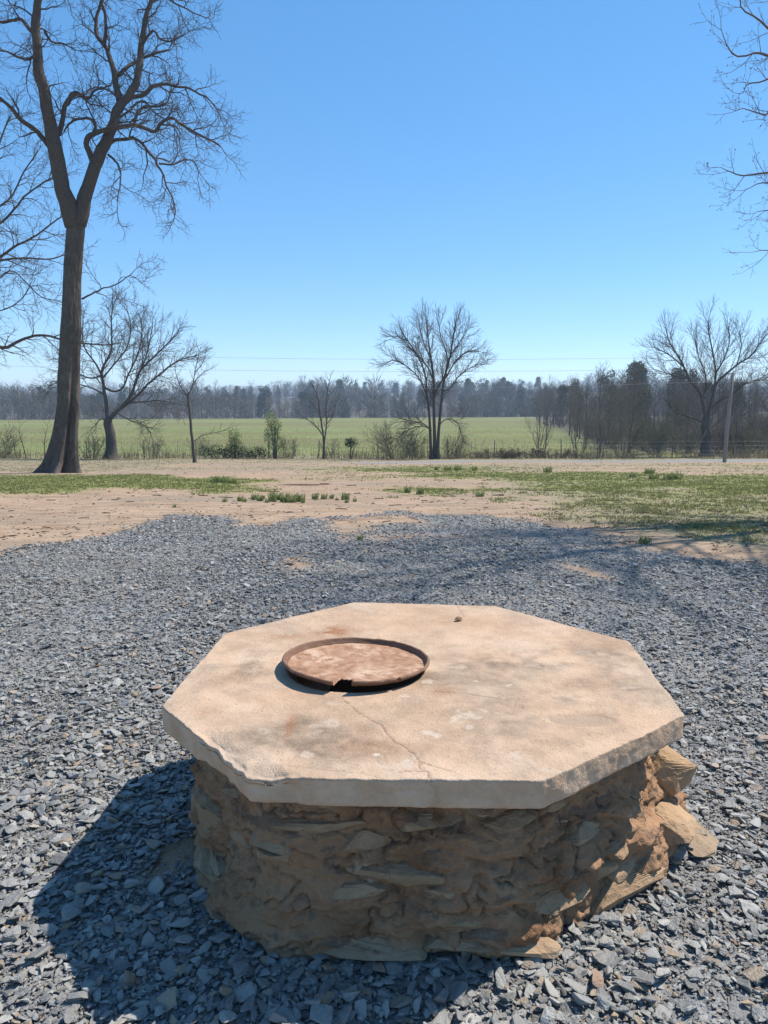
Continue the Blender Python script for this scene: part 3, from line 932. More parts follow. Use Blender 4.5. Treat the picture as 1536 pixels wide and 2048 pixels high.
def build_gravel():
    rng = np.random.default_rng(5)
    P, S, RT = [], [], []
    for (y0, y1, dens, med, sig, lo, hi) in ((0.2, 4.3, 11500, 0.0112, 0.74, 0.0045, 0.075), (4.3, 8.0, 4200, 0.0155, 0.62, 0.007, 0.07), (8.0, 13.6, 1600, 0.024, 0.45, 0.012, 0.07)):
        W1 = 0.60 * y1 + 2.2
        n = int(dens * (y1 - y0) * 2 * W1)
        x = rng.uniform(-W1, W1, n); y = rng.uniform(y0, y1, n)
        k = np.abs(x) < 0.60 * y + 2.2
        x, y = x[k], y[k]
        gr, gv, *_ = masks(x, y)
        k = rng.random(len(x)) < smooth(0.2, 0.9, gv + 0.45 * fbm2(x, y, 4, 3, 3)) * (0.88 + 0.45 * fbm2(x, y, 0.7, 3, 6)) + 0.012
        x, y = x[k], y[k]
        th = np.arctan2(y - WC[1], x - WC[0])
        k = np.hypot(x - WC[0], y - WC[1]) > base_R(th, np.zeros_like(th)) - 0.02
        x, y = x[k], y[k]
        s = np.clip(med * np.exp(rng.normal(0, sig, len(x))) * (1 + 0.35 * fbm2(x, y, 0.9, 2, 4)), lo, hi)
        z = zg(x, y) + s * rng.uniform(-0.02, 0.30, len(x)) + rng.uniform(0, 0.010, len(x))
        P.append(np.stack([x, y, z], 1)); S.append(s)
        RT.append(np.stack([rng.normal(0, 0.22, len(x)), rng.normal(0, 0.22, len(x)), rng.uniform(0, 6.283, len(x))], 1))
    P = np.concatenate(P); s = np.concatenate(S); RT = np.concatenate(RT)
    scl = s[:, None] * np.stack([np.ones_like(s), rng.uniform(0.8, 1.2, len(s)), rng.uniform(0.7, 1.5, len(s))], 1)
    gn_scatter('gravel', P, RT, scl, rng.integers(0, 15, len(s)), chip_protos(), 'blue-grey slate gravel chips spread around the well', 'gravel')
build_gravel()
# ---------------------------------------------------------------- trees
class Tubes:
    def __init__(self):
        self.d = {}
    def add(self, pts, rad, k):
        self.d.setdefault((len(pts), k), []).append((pts, rad))
    def arrays(self):
        VV, FF = [], []
        off = 0
        for (n, k), L in self.d.items():
            P = np.array([a for a, b in L]); Rd = np.array([b for a, b in L])
            B = len(P)
            T = np.gradient(P, axis=1)
            T /= np.linalg.norm(T, axis=2)[..., None] + 1e-9
            mean = np.abs(T.mean(1))
            ref = np.where((mean[:, 2] > 0.75)[:, None], np.array([1.0, 0.05, 0]), np.array([0.02, 0.03, 1.0]))
            n1 = np.cross(T, ref[:, None, :]); n1 /= np.linalg.norm(n1, axis=2)[..., None] + 1e-9
            n2 = np.cross(T, n1)
            a = np.arange(k) * 2 * np.pi / k
            V = P[:, :, None, :] + Rd[:, :, None, None] * (np.cos(a)[:, None] * n1[:, :, None, :] + np.sin(a)[:, None] * n2[:, :, None, :])
            VV.append(V.reshape(-1, 3))
            b = np.arange(B)[:, None, None] * (n * k)
            i = np.arange(n - 1)[None, :, None] * k
            j = np.arange(k)[None, None, :]
            j2 = (j + 1) % k
            f = np.stack([b + i + j, b + i + j2, b + i + k + j2, b + i + k + j], -1).reshape(-1, 4) + off
            FF.append(f)
            off += B * n * k
        return np.concatenate(VV), np.concatenate(FF)
    def mesh(self, name):
        return make_mesh(name, *self.arrays())

def unit(v):
    return v / (np.linalg.norm(v) + 1e-9)

def spline(pts, m):
    """Catmull-Rom through pts, m samples"""
    P = np.array(pts, float)
    Q = np.vstack([2 * P[0] - P[1], P, 2 * P[-1] - P[-2]])
    t = np.linspace(0, len(P) - 1 - 1e-6, m)
    i = t.astype(int); f = (t - i)[:, None]
    a, b, c, d = Q[i], Q[i + 1], Q[i + 2], Q[i + 3]
    return 0.5 * (2 * b + (c - a) * f + (2 * a - 5 * b + 4 * c - d) * f ** 2 + (3 * b - a - 3 * c + d) * f ** 3)

def sprout(T, rng, pts, rad, lv, P, t0=0.15, tips=None):
    """children along a limb; P is a list of levels: sp spacing, L length, ang, w wobble, trop, n points"""
    if lv >= len(P):
        return
    q = P[lv]
    seg = np.linalg.norm(np.diff(pts, axis=0), axis=1)
    cum = np.concatenate([[0], np.cumsum(seg)])
    tot = cum[-1]
    m = max(1, int(round(tot * (1 - t0) / q['sp'] + rng.uniform(-0.4, 0.5))))
    az = rng.uniform(0, 6.28)
    for j in range(m + 1):
        last = j == m
        t = 1.0 if last else t0 + (1 - t0) * (j + rng.uniform(0.1, 0.9)) / m
        s = t * tot
        i = min(len(seg) - 1, int(np.searchsorted(cum, s) - 1) if s > 0 else 0)
        f = (s - cum[i]) / (seg[i] + 1e-9)
        p = pts[i] * (1 - f) + pts[i + 1] * f
        r = rad[i] * (1 - f) + rad[i + 1] * f
        tg = unit(pts[i + 1] - pts[i])
        az += 2.4 + rng.normal(0, 0.4)
        ref = np.array([0, 0, 1.0]) if abs(tg[2]) < 0.9 else np.array([1.0, 0, 0])
        u = unit(np.cross(tg, ref)); v = np.cross(tg, u)
        an = R(q['ang']) * rng.uniform(0.6, 1.3) * (0.35 if last else 1.0)
        d = math.cos(an) * tg + math.sin(an) * (math.cos(az) * u + math.sin(az) * v)
        L = q['L'] * rng.uniform(0.55, 1.25) * (1.0 - q.get('fall', 0.35) * t)
        n = q['n']
        inc = rng.normal(0, q['w'], (n - 1, 3)); inc[0] = 0
        D = d + np.cumsum(inc, 0) + np.arange(n - 1)[:, None] * np.array([0, 0, q['trop']])
        D /= np.linalg.norm(D, axis=1)[:, None] + 1e-9
        cp = np.vstack([p, p + np.cumsum(D * (L / (n - 1)), 0)])
        r0 = max(q['rmin'], min(r * 0.62, q.get('rmax', 9)))
        cr = r0 + (max(q['rmin'] * 0.55, r0 * 0.3) - r0) * np.linspace(0, 1, n)
        T.add(cp, cr, q.get('k', 3))
        if tips is not None and lv == len(P) - 1:
            tips.append(cp)
        sprout(T, rng, cp, cr, lv + 1, P, 0.12, tips)

def limb_tree(limbs, P, seed, trunk_n=1, t0=0.2, t0_trunk=0.75, k=7):
    """returns (trunk Tubes, crown Tubes)"""
    rng = np.random.default_rng(seed)
    A, B = Tubes(), Tubes()
    for li, (pts, r0, r1) in enumerate(limbs):
        m = max(6, len(pts) * 3)
        p = spline(pts, m)
        t = np.linspace(0, 1, m)
        if li < trunk_n and trunk_n == 1:
            p[0, 2] -= 0.15
        rd = r0 + (r1 - r0) * t ** 0.6
        if li >= trunk_n:
            rd = rd * 0.78
        if li < trunk_n:
            rd = rd * (1 + 0.55 * np.exp(-t * (18 if trunk_n == 1 else 40)))
        wob = np.stack([fbm(np.stack([t * m * 0.35, t * 0 + li * 3 + c * 7.7, t * 0 + seed], 1), 2) for c in range(3)], 1)
        p = p + wob * (r0 * 0.35) * smooth(0, 0.15, t)[:, None]
        (A if li < trunk_n else B).add(p, rd, 10 if li < trunk_n else k)
        sprout(B, rng, p, rd, 0, P, t0_trunk if li < trunk_n else t0)
    return A, B

def tree_thing(name, label, cat, loc, A, B, mt, mc, group=None):
    t = thing(name, label, cat, loc, 0, group)
    obj('trunk', A.mesh('trunk'), M[mt], t)
    obj('crown', B.mesh('crown'), M[mc], t)
    return t

def grown(h, P, seed, stems=1, spread=0.1, r=0.1, w=0.05, lean=(0, 0), t0=0.3, k=6):
    """a tree or shrub with straight-ish stems"""
    rng = np.random.default_rng(seed)
    A, B = Tubes(), Tubes()
    for s in range(stems):
        a = rng.uniform(0, 6.28) if stems > 1 else 0
        sp = spread * rng.uniform(0.3, 1.0) if stems > 1 else 0
        d = unit(np.array([math.cos(a) * sp + lean[0], math.sin(a) * sp + lean[1], 1.0]))
        n = 9
        L = h * (rng.uniform(0.65, 1.0) if stems > 1 else 1.0)
        inc = rng.normal(0, w, (n - 1, 3)); inc[0] = 0
        D = d + np.cumsum(inc, 0) + np.arange(n - 1)[:, None] * np.array([0, 0, 0.04])
        D /= np.linalg.norm(D, axis=1)[:, None]
        p0 = np.array([math.cos(a) * 0.12 * (stems > 1) * (1 + stems * 0.06), math.sin(a) * 0.12 * (stems > 1) * (1 + stems * 0.06), -0.15])
        p = np.vstack([p0, p0 + np.cumsum(D * (L / (n - 1)), 0)])
        t = np.linspace(0, 1, n)
        rr = r * rng.uniform(0.7, 1.0) if stems > 1 else r
        rd = rr * (1 - 0.85 * t) * (1 + 0.5 * np.exp(-t * 25))
        A.add(p, rd, k)
        sprout(B, rng, p, rd, 0, P, t0)
    return A, B

def leaf_cloud(pts, size, rng, flat=0.0, jitter=0.0):
    """one two-triangle leaf per point"""
    n = len(pts)
    a = rng.normal(size=(n, 3)); a /= np.linalg.norm(a, axis=1)[:, None]
    b = np.cross(a, rng.normal(size=(n, 3))); b /= np.linalg.norm(b, axis=1)[:, None]
    s = size * rng.uniform(0.6, 1.4, (n, 1))
    c = pts + rng.normal(size=(n, 3)) * jitter
    V = np.stack([c - a * s, c + b * s * 0.45, c + a * s, c - b * s * 0.45], 1).reshape(-1, 3)
    F = np.arange(4 * n).reshape(-1, 4)
    return V, F, np.repeat(rng.random(n), 4)

def leaf_mesh(name, V, F, tint):
    me = make_mesh(name, V, F, False)
    fattr(me, 'tint', tint)
    return me

def clump_points(rng, centers, radii, n):
    """points on the shells of several lumps"""
    w = radii ** 2
    k = rng.choice(len(centers), n, p=w / w.sum())
    d = rng.normal(size=(n, 3)); d /= np.linalg.norm(d, axis=1)[:, None]
    return centers[k] + d * (radii[k] * rng.uniform(0.55, 1.08, n) ** 0.6)[:, None]
# limb centre lines in metres from each tree base: points, start radius, end radius
HERO = [
    ([(1.09,0.0,9.0),(0.95,-0.14,9.87),(0.77,-0.27,10.85),(0.72,-0.41,11.76),(0.66,-0.55,12.51),(0.6,-0.68,13.35),(0.55,-0.82,14.26),(0.6,-0.95,15.3),(0.76,-1.09,16.01),(0.97,-1.23,17.01),(0.98,-1.36,18.14),(1.21,-1.5,19.23)], 0.323, 0.067),
    ([(1.3,0.0,9.07),(1.53,0.1,10.01),(1.86,0.2,11.08),(2.25,0.3,11.84),(2.54,0.4,12.56),(2.75,0.5,13.23),(3.1,0.6,13.65),(3.41,0.7,14.24),(3.56,0.8,15.09),(3.72,0.9,16.14),(3.98,1.0,17.02),(4.24,1.1,18.1),(4.19,1.2,19.3)], 0.266, 0.048),
    ([(2.81,0.6,13.52),(2.63,0.72,14.11),(2.56,0.85,14.64),(2.36,0.97,15.28),(2.12,1.1,15.68),(1.8,1.23,16.16),(1.93,1.35,16.89),(2.14,1.48,17.96),(2.07,1.6,18.87)], 0.133, 0.038),
    ([(2.19,1.0,15.58),(2.33,0.82,15.97),(2.38,0.65,16.47),(2.37,0.48,16.87),(2.63,0.3,17.67)], 0.076, 0.029),
    ([(2.78,0.6,14.36),(3.04,0.9,14.76),(3.32,1.2,15.11),(3.89,1.5,15.51),(4.28,1.8,15.76)], 0.076, 0.038),
    ([(1.86,0.3,11.16),(1.76,0.14,11.65),(1.73,-0.02,11.94),(2.03,-0.18,12.12),(2.63,-0.35,12.2),(3.31,-0.51,12.24),(3.8,-0.67,12.23),(4.41,-0.83,11.97),(4.71,-0.99,12.17),(5.11,-1.15,12.31),(5.54,-1.32,12.02),(5.96,-1.48,11.74),(6.44,-1.64,11.47),(6.89,-1.8,11.19)], 0.114, 0.029),
    ([(1.89,0.3,12.29),(1.93,0.42,12.6),(1.7,0.54,12.88),(1.2,0.66,12.89),(0.83,0.78,12.8),(0.58,0.9,12.56)], 0.067, 0.029),
    ([(2.36,0.36,11.92),(2.63,0.5,12.15),(3.09,0.38,12.13),(3.36,0.26,12.12),(3.78,0.13,11.79),(4.08,0.01,11.41),(4.28,-0.11,11.1),(4.53,-0.23,10.69),(4.67,-0.36,10.28),(4.92,-0.48,9.78),(5.01,-0.6,9.32)], 0.076, 0.019),
    ([(4.36,-0.2,11.11),(4.77,0.05,11.15),(5.17,0.3,11.4),(5.43,0.55,11.41),(5.61,0.8,11.03)], 0.038, 0.014),
    ([(3.18,0.7,13.66),(3.55,0.89,13.83),(3.87,1.07,14.15),(4.19,1.26,14.34),(4.6,1.45,14.35),(5.11,1.64,14.33),(5.53,1.83,14.16),(5.86,2.01,13.97),(6.09,2.2,13.62)], 0.086, 0.019),
    ([(3.31,0.5,12.66),(3.38,0.72,13.14),(3.57,0.94,13.44),(3.94,1.16,13.52),(4.26,1.38,13.73),(4.37,1.6,14.25)], 0.057, 0.024),
    ([(2.38,0.3,11.57),(2.75,0.02,11.24),(2.98,-0.25,10.77),(3.02,-0.53,10.27),(3.03,-0.8,9.69)], 0.048, 0.019),
    ([(1.2,0.1,6.45),(1.56,0.24,6.69),(1.89,0.38,6.87),(2.32,0.52,7.04),(2.65,0.66,7.28),(2.9,0.8,7.5)], 0.038, 0.014),
    ([(0.38,0.0,11.78),(0.18,-0.23,12.07),(-0.05,-0.46,12.26),(-0.28,-0.69,12.44),(-0.49,-0.91,12.73),(-0.7,-1.14,12.93),(-1.07,-1.37,13.24),(-1.46,-1.6,13.12)], 0.105, 0.038),
    ([(0.75,0.0,12.15),(0.86,0.11,12.66),(0.91,0.22,13.17),(1.14,0.33,13.58),(1.3,0.44,13.75),(1.43,0.56,13.65),(1.64,0.67,13.63),(1.82,0.78,13.93),(2.09,0.89,14.06),(2.37,1.0,14.19)], 0.095, 0.029),
    ([(0.47,-0.8,14.4),(0.36,-1.04,14.23),(0.27,-1.28,14.12),(0.14,-1.52,14.08),(0.03,-1.76,14.1),(-0.18,-2.0,14.06)], 0.057, 0.029),
    ([(0.38,-0.8,15.19),(0.14,-0.68,15.46),(-0.11,-0.56,15.71),(-0.51,-0.44,15.7),(-0.92,-0.32,15.73),(-1.47,-0.2,16.14)], 0.076, 0.029),
    ([(0.78,-0.7,15.23),(0.77,-0.38,15.17),(0.8,-0.05,15.18),(0.97,0.27,15.29),(1.19,0.6,15.28)], 0.048, 0.019),
    ([(0.83,-1.0,16.37),(1.22,-0.67,17.0),(1.48,-0.33,17.96),(1.9,0.0,18.62)], 0.076, 0.029),
    ([(0.77,-1.0,16.98),(0.45,-1.5,17.17),(0.25,-2.0,17.62)], 0.076, 0.029),
    ([(3.93,1.0,16.97),(4.41,1.25,17.35),(4.7,1.5,17.22),(5.19,1.75,17.08),(5.72,2.0,16.95)], 0.048, 0.019),
    ([(3.57,1.0,15.55),(4.05,0.75,15.94),(4.38,0.5,15.57),(4.89,0.25,15.38),(5.41,0.0,15.51)], 0.048, 0.019),
    ([(2.81,0.6,13.52),(2.44,0.4,13.81),(2.16,0.2,13.83),(1.96,0.0,13.65)], 0.038, 0.019),
    ([(2.62,0.5,12.8),(2.88,0.88,13.19),(3.42,1.26,13.77),(3.76,1.64,13.47),(4.3,2.02,13.16),(4.47,2.4,12.75)], 0.048, 0.019),
]
OFFLEFT = [
    ([(0.76,0.0,8.12),(1.76,0.08,7.5),(2.9,0.16,6.03),(4.12,0.24,5.33),(4.75,0.32,5.51),(5.4,0.4,5.84),(6.02,0.48,5.87),(6.64,0.56,5.7),(7.6,0.64,5.56),(8.45,0.72,5.45),(9.21,0.8,5.57)], 0.178, 0.033),
    ([(0.71,0.0,7.28),(2.33,-0.07,8.1),(3.71,-0.14,8.71),(4.63,-0.21,9.07),(5.33,-0.29,9.47),(6.02,-0.36,9.74),(6.72,-0.43,10.18),(7.51,-0.5,10.63)], 0.156, 0.033),
    ([(0.73,0.0,7.49),(2.43,0.2,8.57),(4.31,0.4,9.02),(5.31,0.6,9.18),(6.32,0.8,9.18),(6.9,1.0,9.39)], 0.111, 0.033),
    ([(0.82,0.0,8.53),(2.72,-0.17,9.53),(4.79,-0.33,10.41),(5.55,-0.5,10.97),(6.08,-0.67,11.42),(6.91,-0.83,11.87),(7.51,-1.0,12.08)], 0.111, 0.033),
    ([(0.86,0.0,8.95),(2.78,0.24,10.44),(3.77,0.48,11.01),(4.78,0.72,11.69),(5.28,0.96,12.79),(5.89,1.2,13.79)], 0.111, 0.033),
    ([(0.95,0.0,9.98),(2.96,0.12,11.84),(4.25,0.25,12.88),(4.69,0.38,13.92),(5.13,0.5,14.97)], 0.134, 0.033),
    ([(1.03,0.0,10.79),(2.91,0.07,13.42),(4.09,0.13,15.42),(4.62,0.2,17.39)], 0.156, 0.045),
    ([(0.46,0.4,7.33),(2.54,0.2,7.31),(4.0,-0.0,7.91),(5.01,-0.2,8.5),(5.71,-0.4,8.05),(6.4,-0.6,7.4),(7.22,-0.8,7.17)], 0.067, 0.022),
    ([(0.39,0.4,6.48),(2.37,0.0,6.44),(4.56,-0.4,6.81),(5.63,-0.8,7.17),(6.28,-1.2,7.72)], 0.067, 0.022),
]
OAK = [
    ([(-0.0,0.0,0.07),(-0.01,0.0,1.26),(-0.05,0.0,2.27),(-0.1,0.0,2.67)], 0.409, 0.273),
    ([(-0.07,0.0,2.54),(-0.16,0.06,3.94),(-0.26,0.12,4.94),(-0.41,0.19,5.78),(-0.09,0.25,6.54),(0.27,0.31,7.27),(0.36,0.38,8.26),(0.32,0.44,9.24),(0.45,0.5,10.16)], 0.205, 0.043),
    ([(-0.42,0.2,5.68),(-0.72,-0.05,6.42),(-1.17,-0.3,7.22),(-1.25,-0.55,8.17),(-1.06,-0.8,9.11)], 0.102, 0.034),
    ([(-0.38,0.0,5.6),(-1.04,0.2,5.44),(-1.78,0.4,5.62),(-2.68,0.6,6.13),(-3.74,0.8,6.8)], 0.102, 0.034),
    ([(-0.18,0.0,4.28),(-0.74,-0.25,4.67),(-1.46,-0.5,4.93),(-2.5,-0.75,5.25),(-3.4,-1.0,4.92)], 0.085, 0.034),
    ([(-0.0,0.0,2.61),(0.83,-0.11,3.44),(1.65,-0.23,4.27),(2.07,-0.34,5.26),(2.57,-0.46,6.07),(3.48,-0.57,6.88),(4.2,-0.69,7.52),(4.98,-0.8,8.31)], 0.188, 0.043),
    ([(0.57,-0.2,3.21),(1.3,-0.0,3.68),(2.29,0.2,4.61),(3.11,0.4,5.45),(4.11,0.6,6.29),(5.09,0.8,6.8),(5.9,1.0,6.98)], 0.153, 0.043),
    ([(1.31,0.0,3.78),(2.45,-0.4,3.84),(3.58,-0.8,3.94),(4.68,-1.2,3.77)], 0.102, 0.034),
    ([(-0.19,0.1,4.78),(0.39,0.32,4.55),(0.94,0.53,4.89),(1.25,0.75,5.8),(1.82,0.97,6.98),(2.15,1.18,8.33),(1.97,1.4,9.52)], 0.119, 0.043),
    ([(-0.36,0.2,5.44),(0.83,-0.15,6.58),(1.67,-0.5,7.53),(2.08,-0.85,8.78),(2.01,-1.2,9.69)], 0.085, 0.034),
    ([(2.09,-0.4,5.26),(2.67,-0.17,6.58),(2.99,0.07,7.9),(3.14,0.3,9.07)], 0.085, 0.034),
    ([(0.6,0.0,3.11),(1.53,-0.33,2.61),(2.63,-0.67,2.29),(3.2,-1.0,1.47)], 0.068, 0.026),
    ([(-0.13,0.0,2.67),(-0.49,-0.3,2.68),(-0.74,-0.6,2.29)], 0.068, 0.034),
]
CENTRE = [
    ([(-0.2,0.0,0.0),(-0.24,0.09,1.26),(-0.35,0.17,2.91),(-0.56,0.26,4.55),(-0.63,0.34,5.86),(-1.1,0.43,7.16),(-1.96,0.51,8.46),(-2.45,0.6,9.11)], 0.150, 0.033),
    ([(0.08,0.2,-0.01),(0.03,0.11,1.26),(-0.03,0.03,2.91),(-0.05,-0.06,4.55),(-0.07,-0.14,5.84),(-0.28,-0.23,7.12),(-0.49,-0.31,8.38),(-0.7,-0.4,9.78)], 0.184, 0.042),
    ([(0.27,0.0,0.0),(0.29,0.06,1.26),(0.44,0.11,2.91),(0.63,0.17,4.88),(0.78,0.23,6.02),(1.16,0.29,7.48),(1.38,0.34,8.76),(1.57,0.4,9.98)], 0.167, 0.042),
    ([(-0.04,0.0,4.71),(0.33,-0.2,5.35),(0.73,-0.4,6.15),(0.86,-0.6,7.41),(0.41,-0.8,8.64),(0.16,-1.0,9.55)], 0.100, 0.033),
    ([(0.55,0.0,4.87),(1.19,0.2,5.21),(2.02,0.4,6.19),(2.86,0.6,6.69),(3.71,0.8,7.03)], 0.084, 0.033),
    ([(-0.57,0.0,4.55),(-1.15,-0.2,5.84),(-2.3,-0.4,6.79),(-3.11,-0.6,7.09),(-3.6,-0.8,6.92)], 0.084, 0.033),
    ([(-0.04,0.2,5.69),(-0.63,0.4,6.84),(-1.62,0.6,7.82),(-2.61,0.8,8.81),(-3.11,1.0,8.83)], 0.084, 0.033),
    ([(0.68,0.2,5.69),(1.61,-0.2,7.12),(2.37,-0.6,7.72),(3.12,-1.0,7.69)], 0.084, 0.033),
    ([(-0.22,0.0,2.09),(-0.8,-0.27,2.59),(-1.47,-0.53,2.76),(-2.3,-0.8,2.93)], 0.084, 0.025),
    ([(-0.22,0.0,2.26),(-0.94,0.27,2.42),(-1.76,0.53,2.24),(-2.43,0.8,1.73)], 0.067, 0.025),
    ([(0.31,0.0,2.42),(0.88,0.2,2.91),(1.74,0.4,2.74),(2.11,0.6,1.91)], 0.067, 0.025),
    ([(1.16,0.2,7.47),(2.15,0.5,8.78),(2.5,0.8,9.61)], 0.067, 0.025),
    ([(-0.27,-0.1,7.13),(-0.98,0.25,8.75),(-1.14,0.6,9.75)], 0.067, 0.025),
]
RIGHTBIG = [
    ([(-0.01,0.0,-0.04),(-0.08,0.0,1.19),(-0.12,0.0,2.26),(-0.14,0.0,3.15)], 0.470, 0.325),
    ([(-0.2,0.0,2.97),(-0.5,0.07,4.39),(-0.88,0.14,5.27),(-1.62,0.21,6.16),(-2.19,0.29,7.21),(-2.76,0.36,8.26),(-3.31,0.43,9.14),(-3.51,0.5,10.01)], 0.235, 0.045),
    ([(-0.06,0.0,3.05),(0.15,-0.07,4.39),(0.22,-0.13,5.62),(0.21,-0.2,6.48),(-0.05,-0.27,7.86),(-0.45,-0.33,9.23),(-0.63,-0.4,10.51)], 0.217, 0.045),
    ([(0.28,0.0,5.62),(1.0,0.12,6.33),(2.06,0.24,7.21),(3.14,0.36,7.91),(3.85,0.48,8.79),(4.38,0.6,9.67)], 0.163, 0.045),
    ([(-0.09,0.0,3.51),(0.6,-0.25,4.39),(1.52,-0.5,4.91),(2.39,-0.75,5.77),(3.64,-1.0,6.1)], 0.145, 0.045),
    ([(-0.25,0.0,2.62),(-1.23,-0.15,3.05),(-2.2,-0.3,3.33),(-2.99,-0.45,3.68),(-3.61,-0.6,4.38)], 0.108, 0.036),
    ([(-1.62,0.2,6.09),(-2.4,0.53,6.35),(-3.19,0.87,6.61),(-3.99,1.2,6.91)], 0.090, 0.036),
    ([(-2.18,0.3,7.14),(-3.25,-0.07,7.88),(-4.29,-0.43,8.37),(-4.85,-0.8,8.5)], 0.090, 0.036),
    ([(0.21,-0.2,6.48),(1.11,0.2,7.9),(1.55,0.6,9.33),(1.57,1.0,10.24)], 0.090, 0.036),
    ([(-0.53,0.0,4.39),(-0.22,0.4,6.16),(-0.77,0.8,7.95),(-1.06,1.2,9.56)], 0.108, 0.036),
    ([(0.06,0.0,2.26),(0.94,0.27,2.79),(1.72,0.53,3.68),(2.34,0.8,4.4)], 0.090, 0.036),
    ([(2.09,0.3,7.21),(2.52,0.65,8.63),(2.54,1.0,9.72)], 0.072, 0.036),
]
THIN = [
    ([(0.0,0.0,-0.0),(-0.06,0.0,0.7),(-0.11,0.0,1.54),(-0.16,0.0,2.37),(-0.21,0.0,3.2),(-0.28,0.0,3.75)], 0.098, 0.063),
    ([(-0.28,0.0,3.7),(-0.71,0.13,4.3),(-0.94,0.27,4.99),(-1.05,0.4,5.96)], 0.049, 0.017),
    ([(-0.28,0.0,3.7),(0.05,-0.1,4.3),(0.24,-0.2,5.11),(0.52,-0.3,6.05),(0.4,-0.4,6.57)], 0.056, 0.017),
    ([(0.21,-0.2,4.97),(0.59,0.1,5.53),(0.74,0.4,6.23)], 0.035, 0.014),
    ([(0.08,-0.1,4.43),(0.71,-0.45,4.96),(1.34,-0.8,5.22)], 0.035, 0.014),
    ([(-0.01,0.0,1.21),(0.45,0.13,1.54),(1.41,0.27,1.75),(1.95,0.4,1.95)], 0.035, 0.014),
    ([(-0.28,0.0,3.7),(-0.48,-0.25,3.89),(-0.81,-0.5,4.23)], 0.035, 0.014),
    ([(-0.18,0.0,2.51),(-0.46,0.25,2.93),(-0.28,0.5,3.48)], 0.028, 0.014),
]
SMALL = [
    ([(0.0,0.0,0.0),(0.01,0.08,0.93),(-0.09,0.16,1.92),(-0.25,0.24,3.08),(-0.38,0.32,4.06),(-0.74,0.4,4.89)], 0.100, 0.030),
    ([(0.01,0.0,0.93),(0.17,-0.1,2.26),(0.19,-0.2,3.24),(0.31,-0.3,4.54),(0.49,-0.4,5.35)], 0.084, 0.025),
    ([(-0.05,0.0,1.6),(-0.59,0.17,2.25),(-1.1,0.33,2.65),(-1.61,0.5,2.91)], 0.067, 0.025),
    ([(0.16,0.0,2.26),(0.59,0.15,2.91),(0.82,0.3,3.9)], 0.050, 0.020),
    ([(-0.08,0.0,1.86),(-0.2,-0.4,2.92),(-0.8,-0.8,3.89)], 0.050, 0.020),
]
HERO_TRUNK = [(-0.0, -0.075, 0.915),(0.38, 0.11, 0.73),(0.86, 0.235, 0.615),(1.42, 0.34, 0.54),(1.99, 0.43, 0.49),(2.74, 0.54, 0.46),(3.48, 0.61, 0.45),(4.58, 0.71, 0.42),(5.3, 0.78, 0.43),(5.67, 0.79, 0.4),(6.39, 0.865, 0.385),(7.1, 0.935, 0.375),(7.81, 1.025, 0.365),(8.51, 1.11, 0.36),(9.03, 1.195, 0.335),]
SIDE = [
    [(0.05,0.0,4.36),(-1.92,0.0,5.56),(-3.38,-0.15,6.83),(-4.11,-0.3,7.29),(-4.66,-0.45,7.6),(-4.94,-0.6,7.87)],
    [(0.05,0.0,4.59),(-1.78,0.0,5.79),(-3.35,-0.2,7.02),(-3.99,-0.4,7.01),(-4.54,-0.6,6.91),(-5.0,-0.8,6.9),(-5.28,-1.0,7.14)],
    [(0.05,0.0,4.36),(-1.68,0.0,5.56),(-2.9,0.05,6.25),(-3.64,0.1,6.93),(-4.08,0.15,6.88),(-4.45,0.2,6.79)],
    [(0.05,0.0,3.99),(-1.56,0.0,5.19),(-2.91,-0.3,5.69),(-3.88,-0.6,6.09),(-4.55,-0.9,6.01),(-4.99,-1.2,6.04)],
    [(0.05,0.0,3.83),(-1.63,0.0,5.03),(-2.84,-0.08,5.54),(-3.67,-0.16,5.51),(-4.12,-0.24,5.38),(-4.59,-0.32,5.32),(-4.97,-0.4,5.43)],
    [(0.05,0.0,3.68),(-1.53,0.0,4.88),(-2.6,0.12,5.14),(-3.33,0.25,5.18),(-3.77,0.38,5.37),(-4.12,0.5,5.36)],
    [(0.05,0.0,3.3),(-1.41,0.0,4.5),(-2.61,-0.2,4.76),(-3.5,-0.4,4.63),(-4.08,-0.6,4.73),(-4.52,-0.8,4.7)],
    [(0.05,0.0,2.91),(-1.37,0.0,4.11),(-2.45,-0.03,4.26),(-3.18,-0.05,4.18),(-3.76,-0.07,4.29),(-4.15,-0.1,4.21)],
    [(0.05,0.0,4.96),(-1.82,0.0,6.16),(-3.11,0.2,7.92),(-3.65,0.4,8.09),(-3.96,0.6,8.34),(-4.3,0.8,8.81)],
    [(0.05,0.0,5.33),(-2.02,0.0,6.53),(-3.39,-0.07,8.35),(-4.15,-0.13,8.93),(-4.73,-0.2,9.23)],
]
# ---------------------------------------------------------------- the big bare tree
def lv(sp, L, ang, w, trop, n, rmin, rmax=9, k=3, fall=0.35):
    return dict(sp=sp, L=L, ang=ang, w=w, trop=trop, n=n, rmin=rmin, rmax=rmax, k=k, fall=fall)

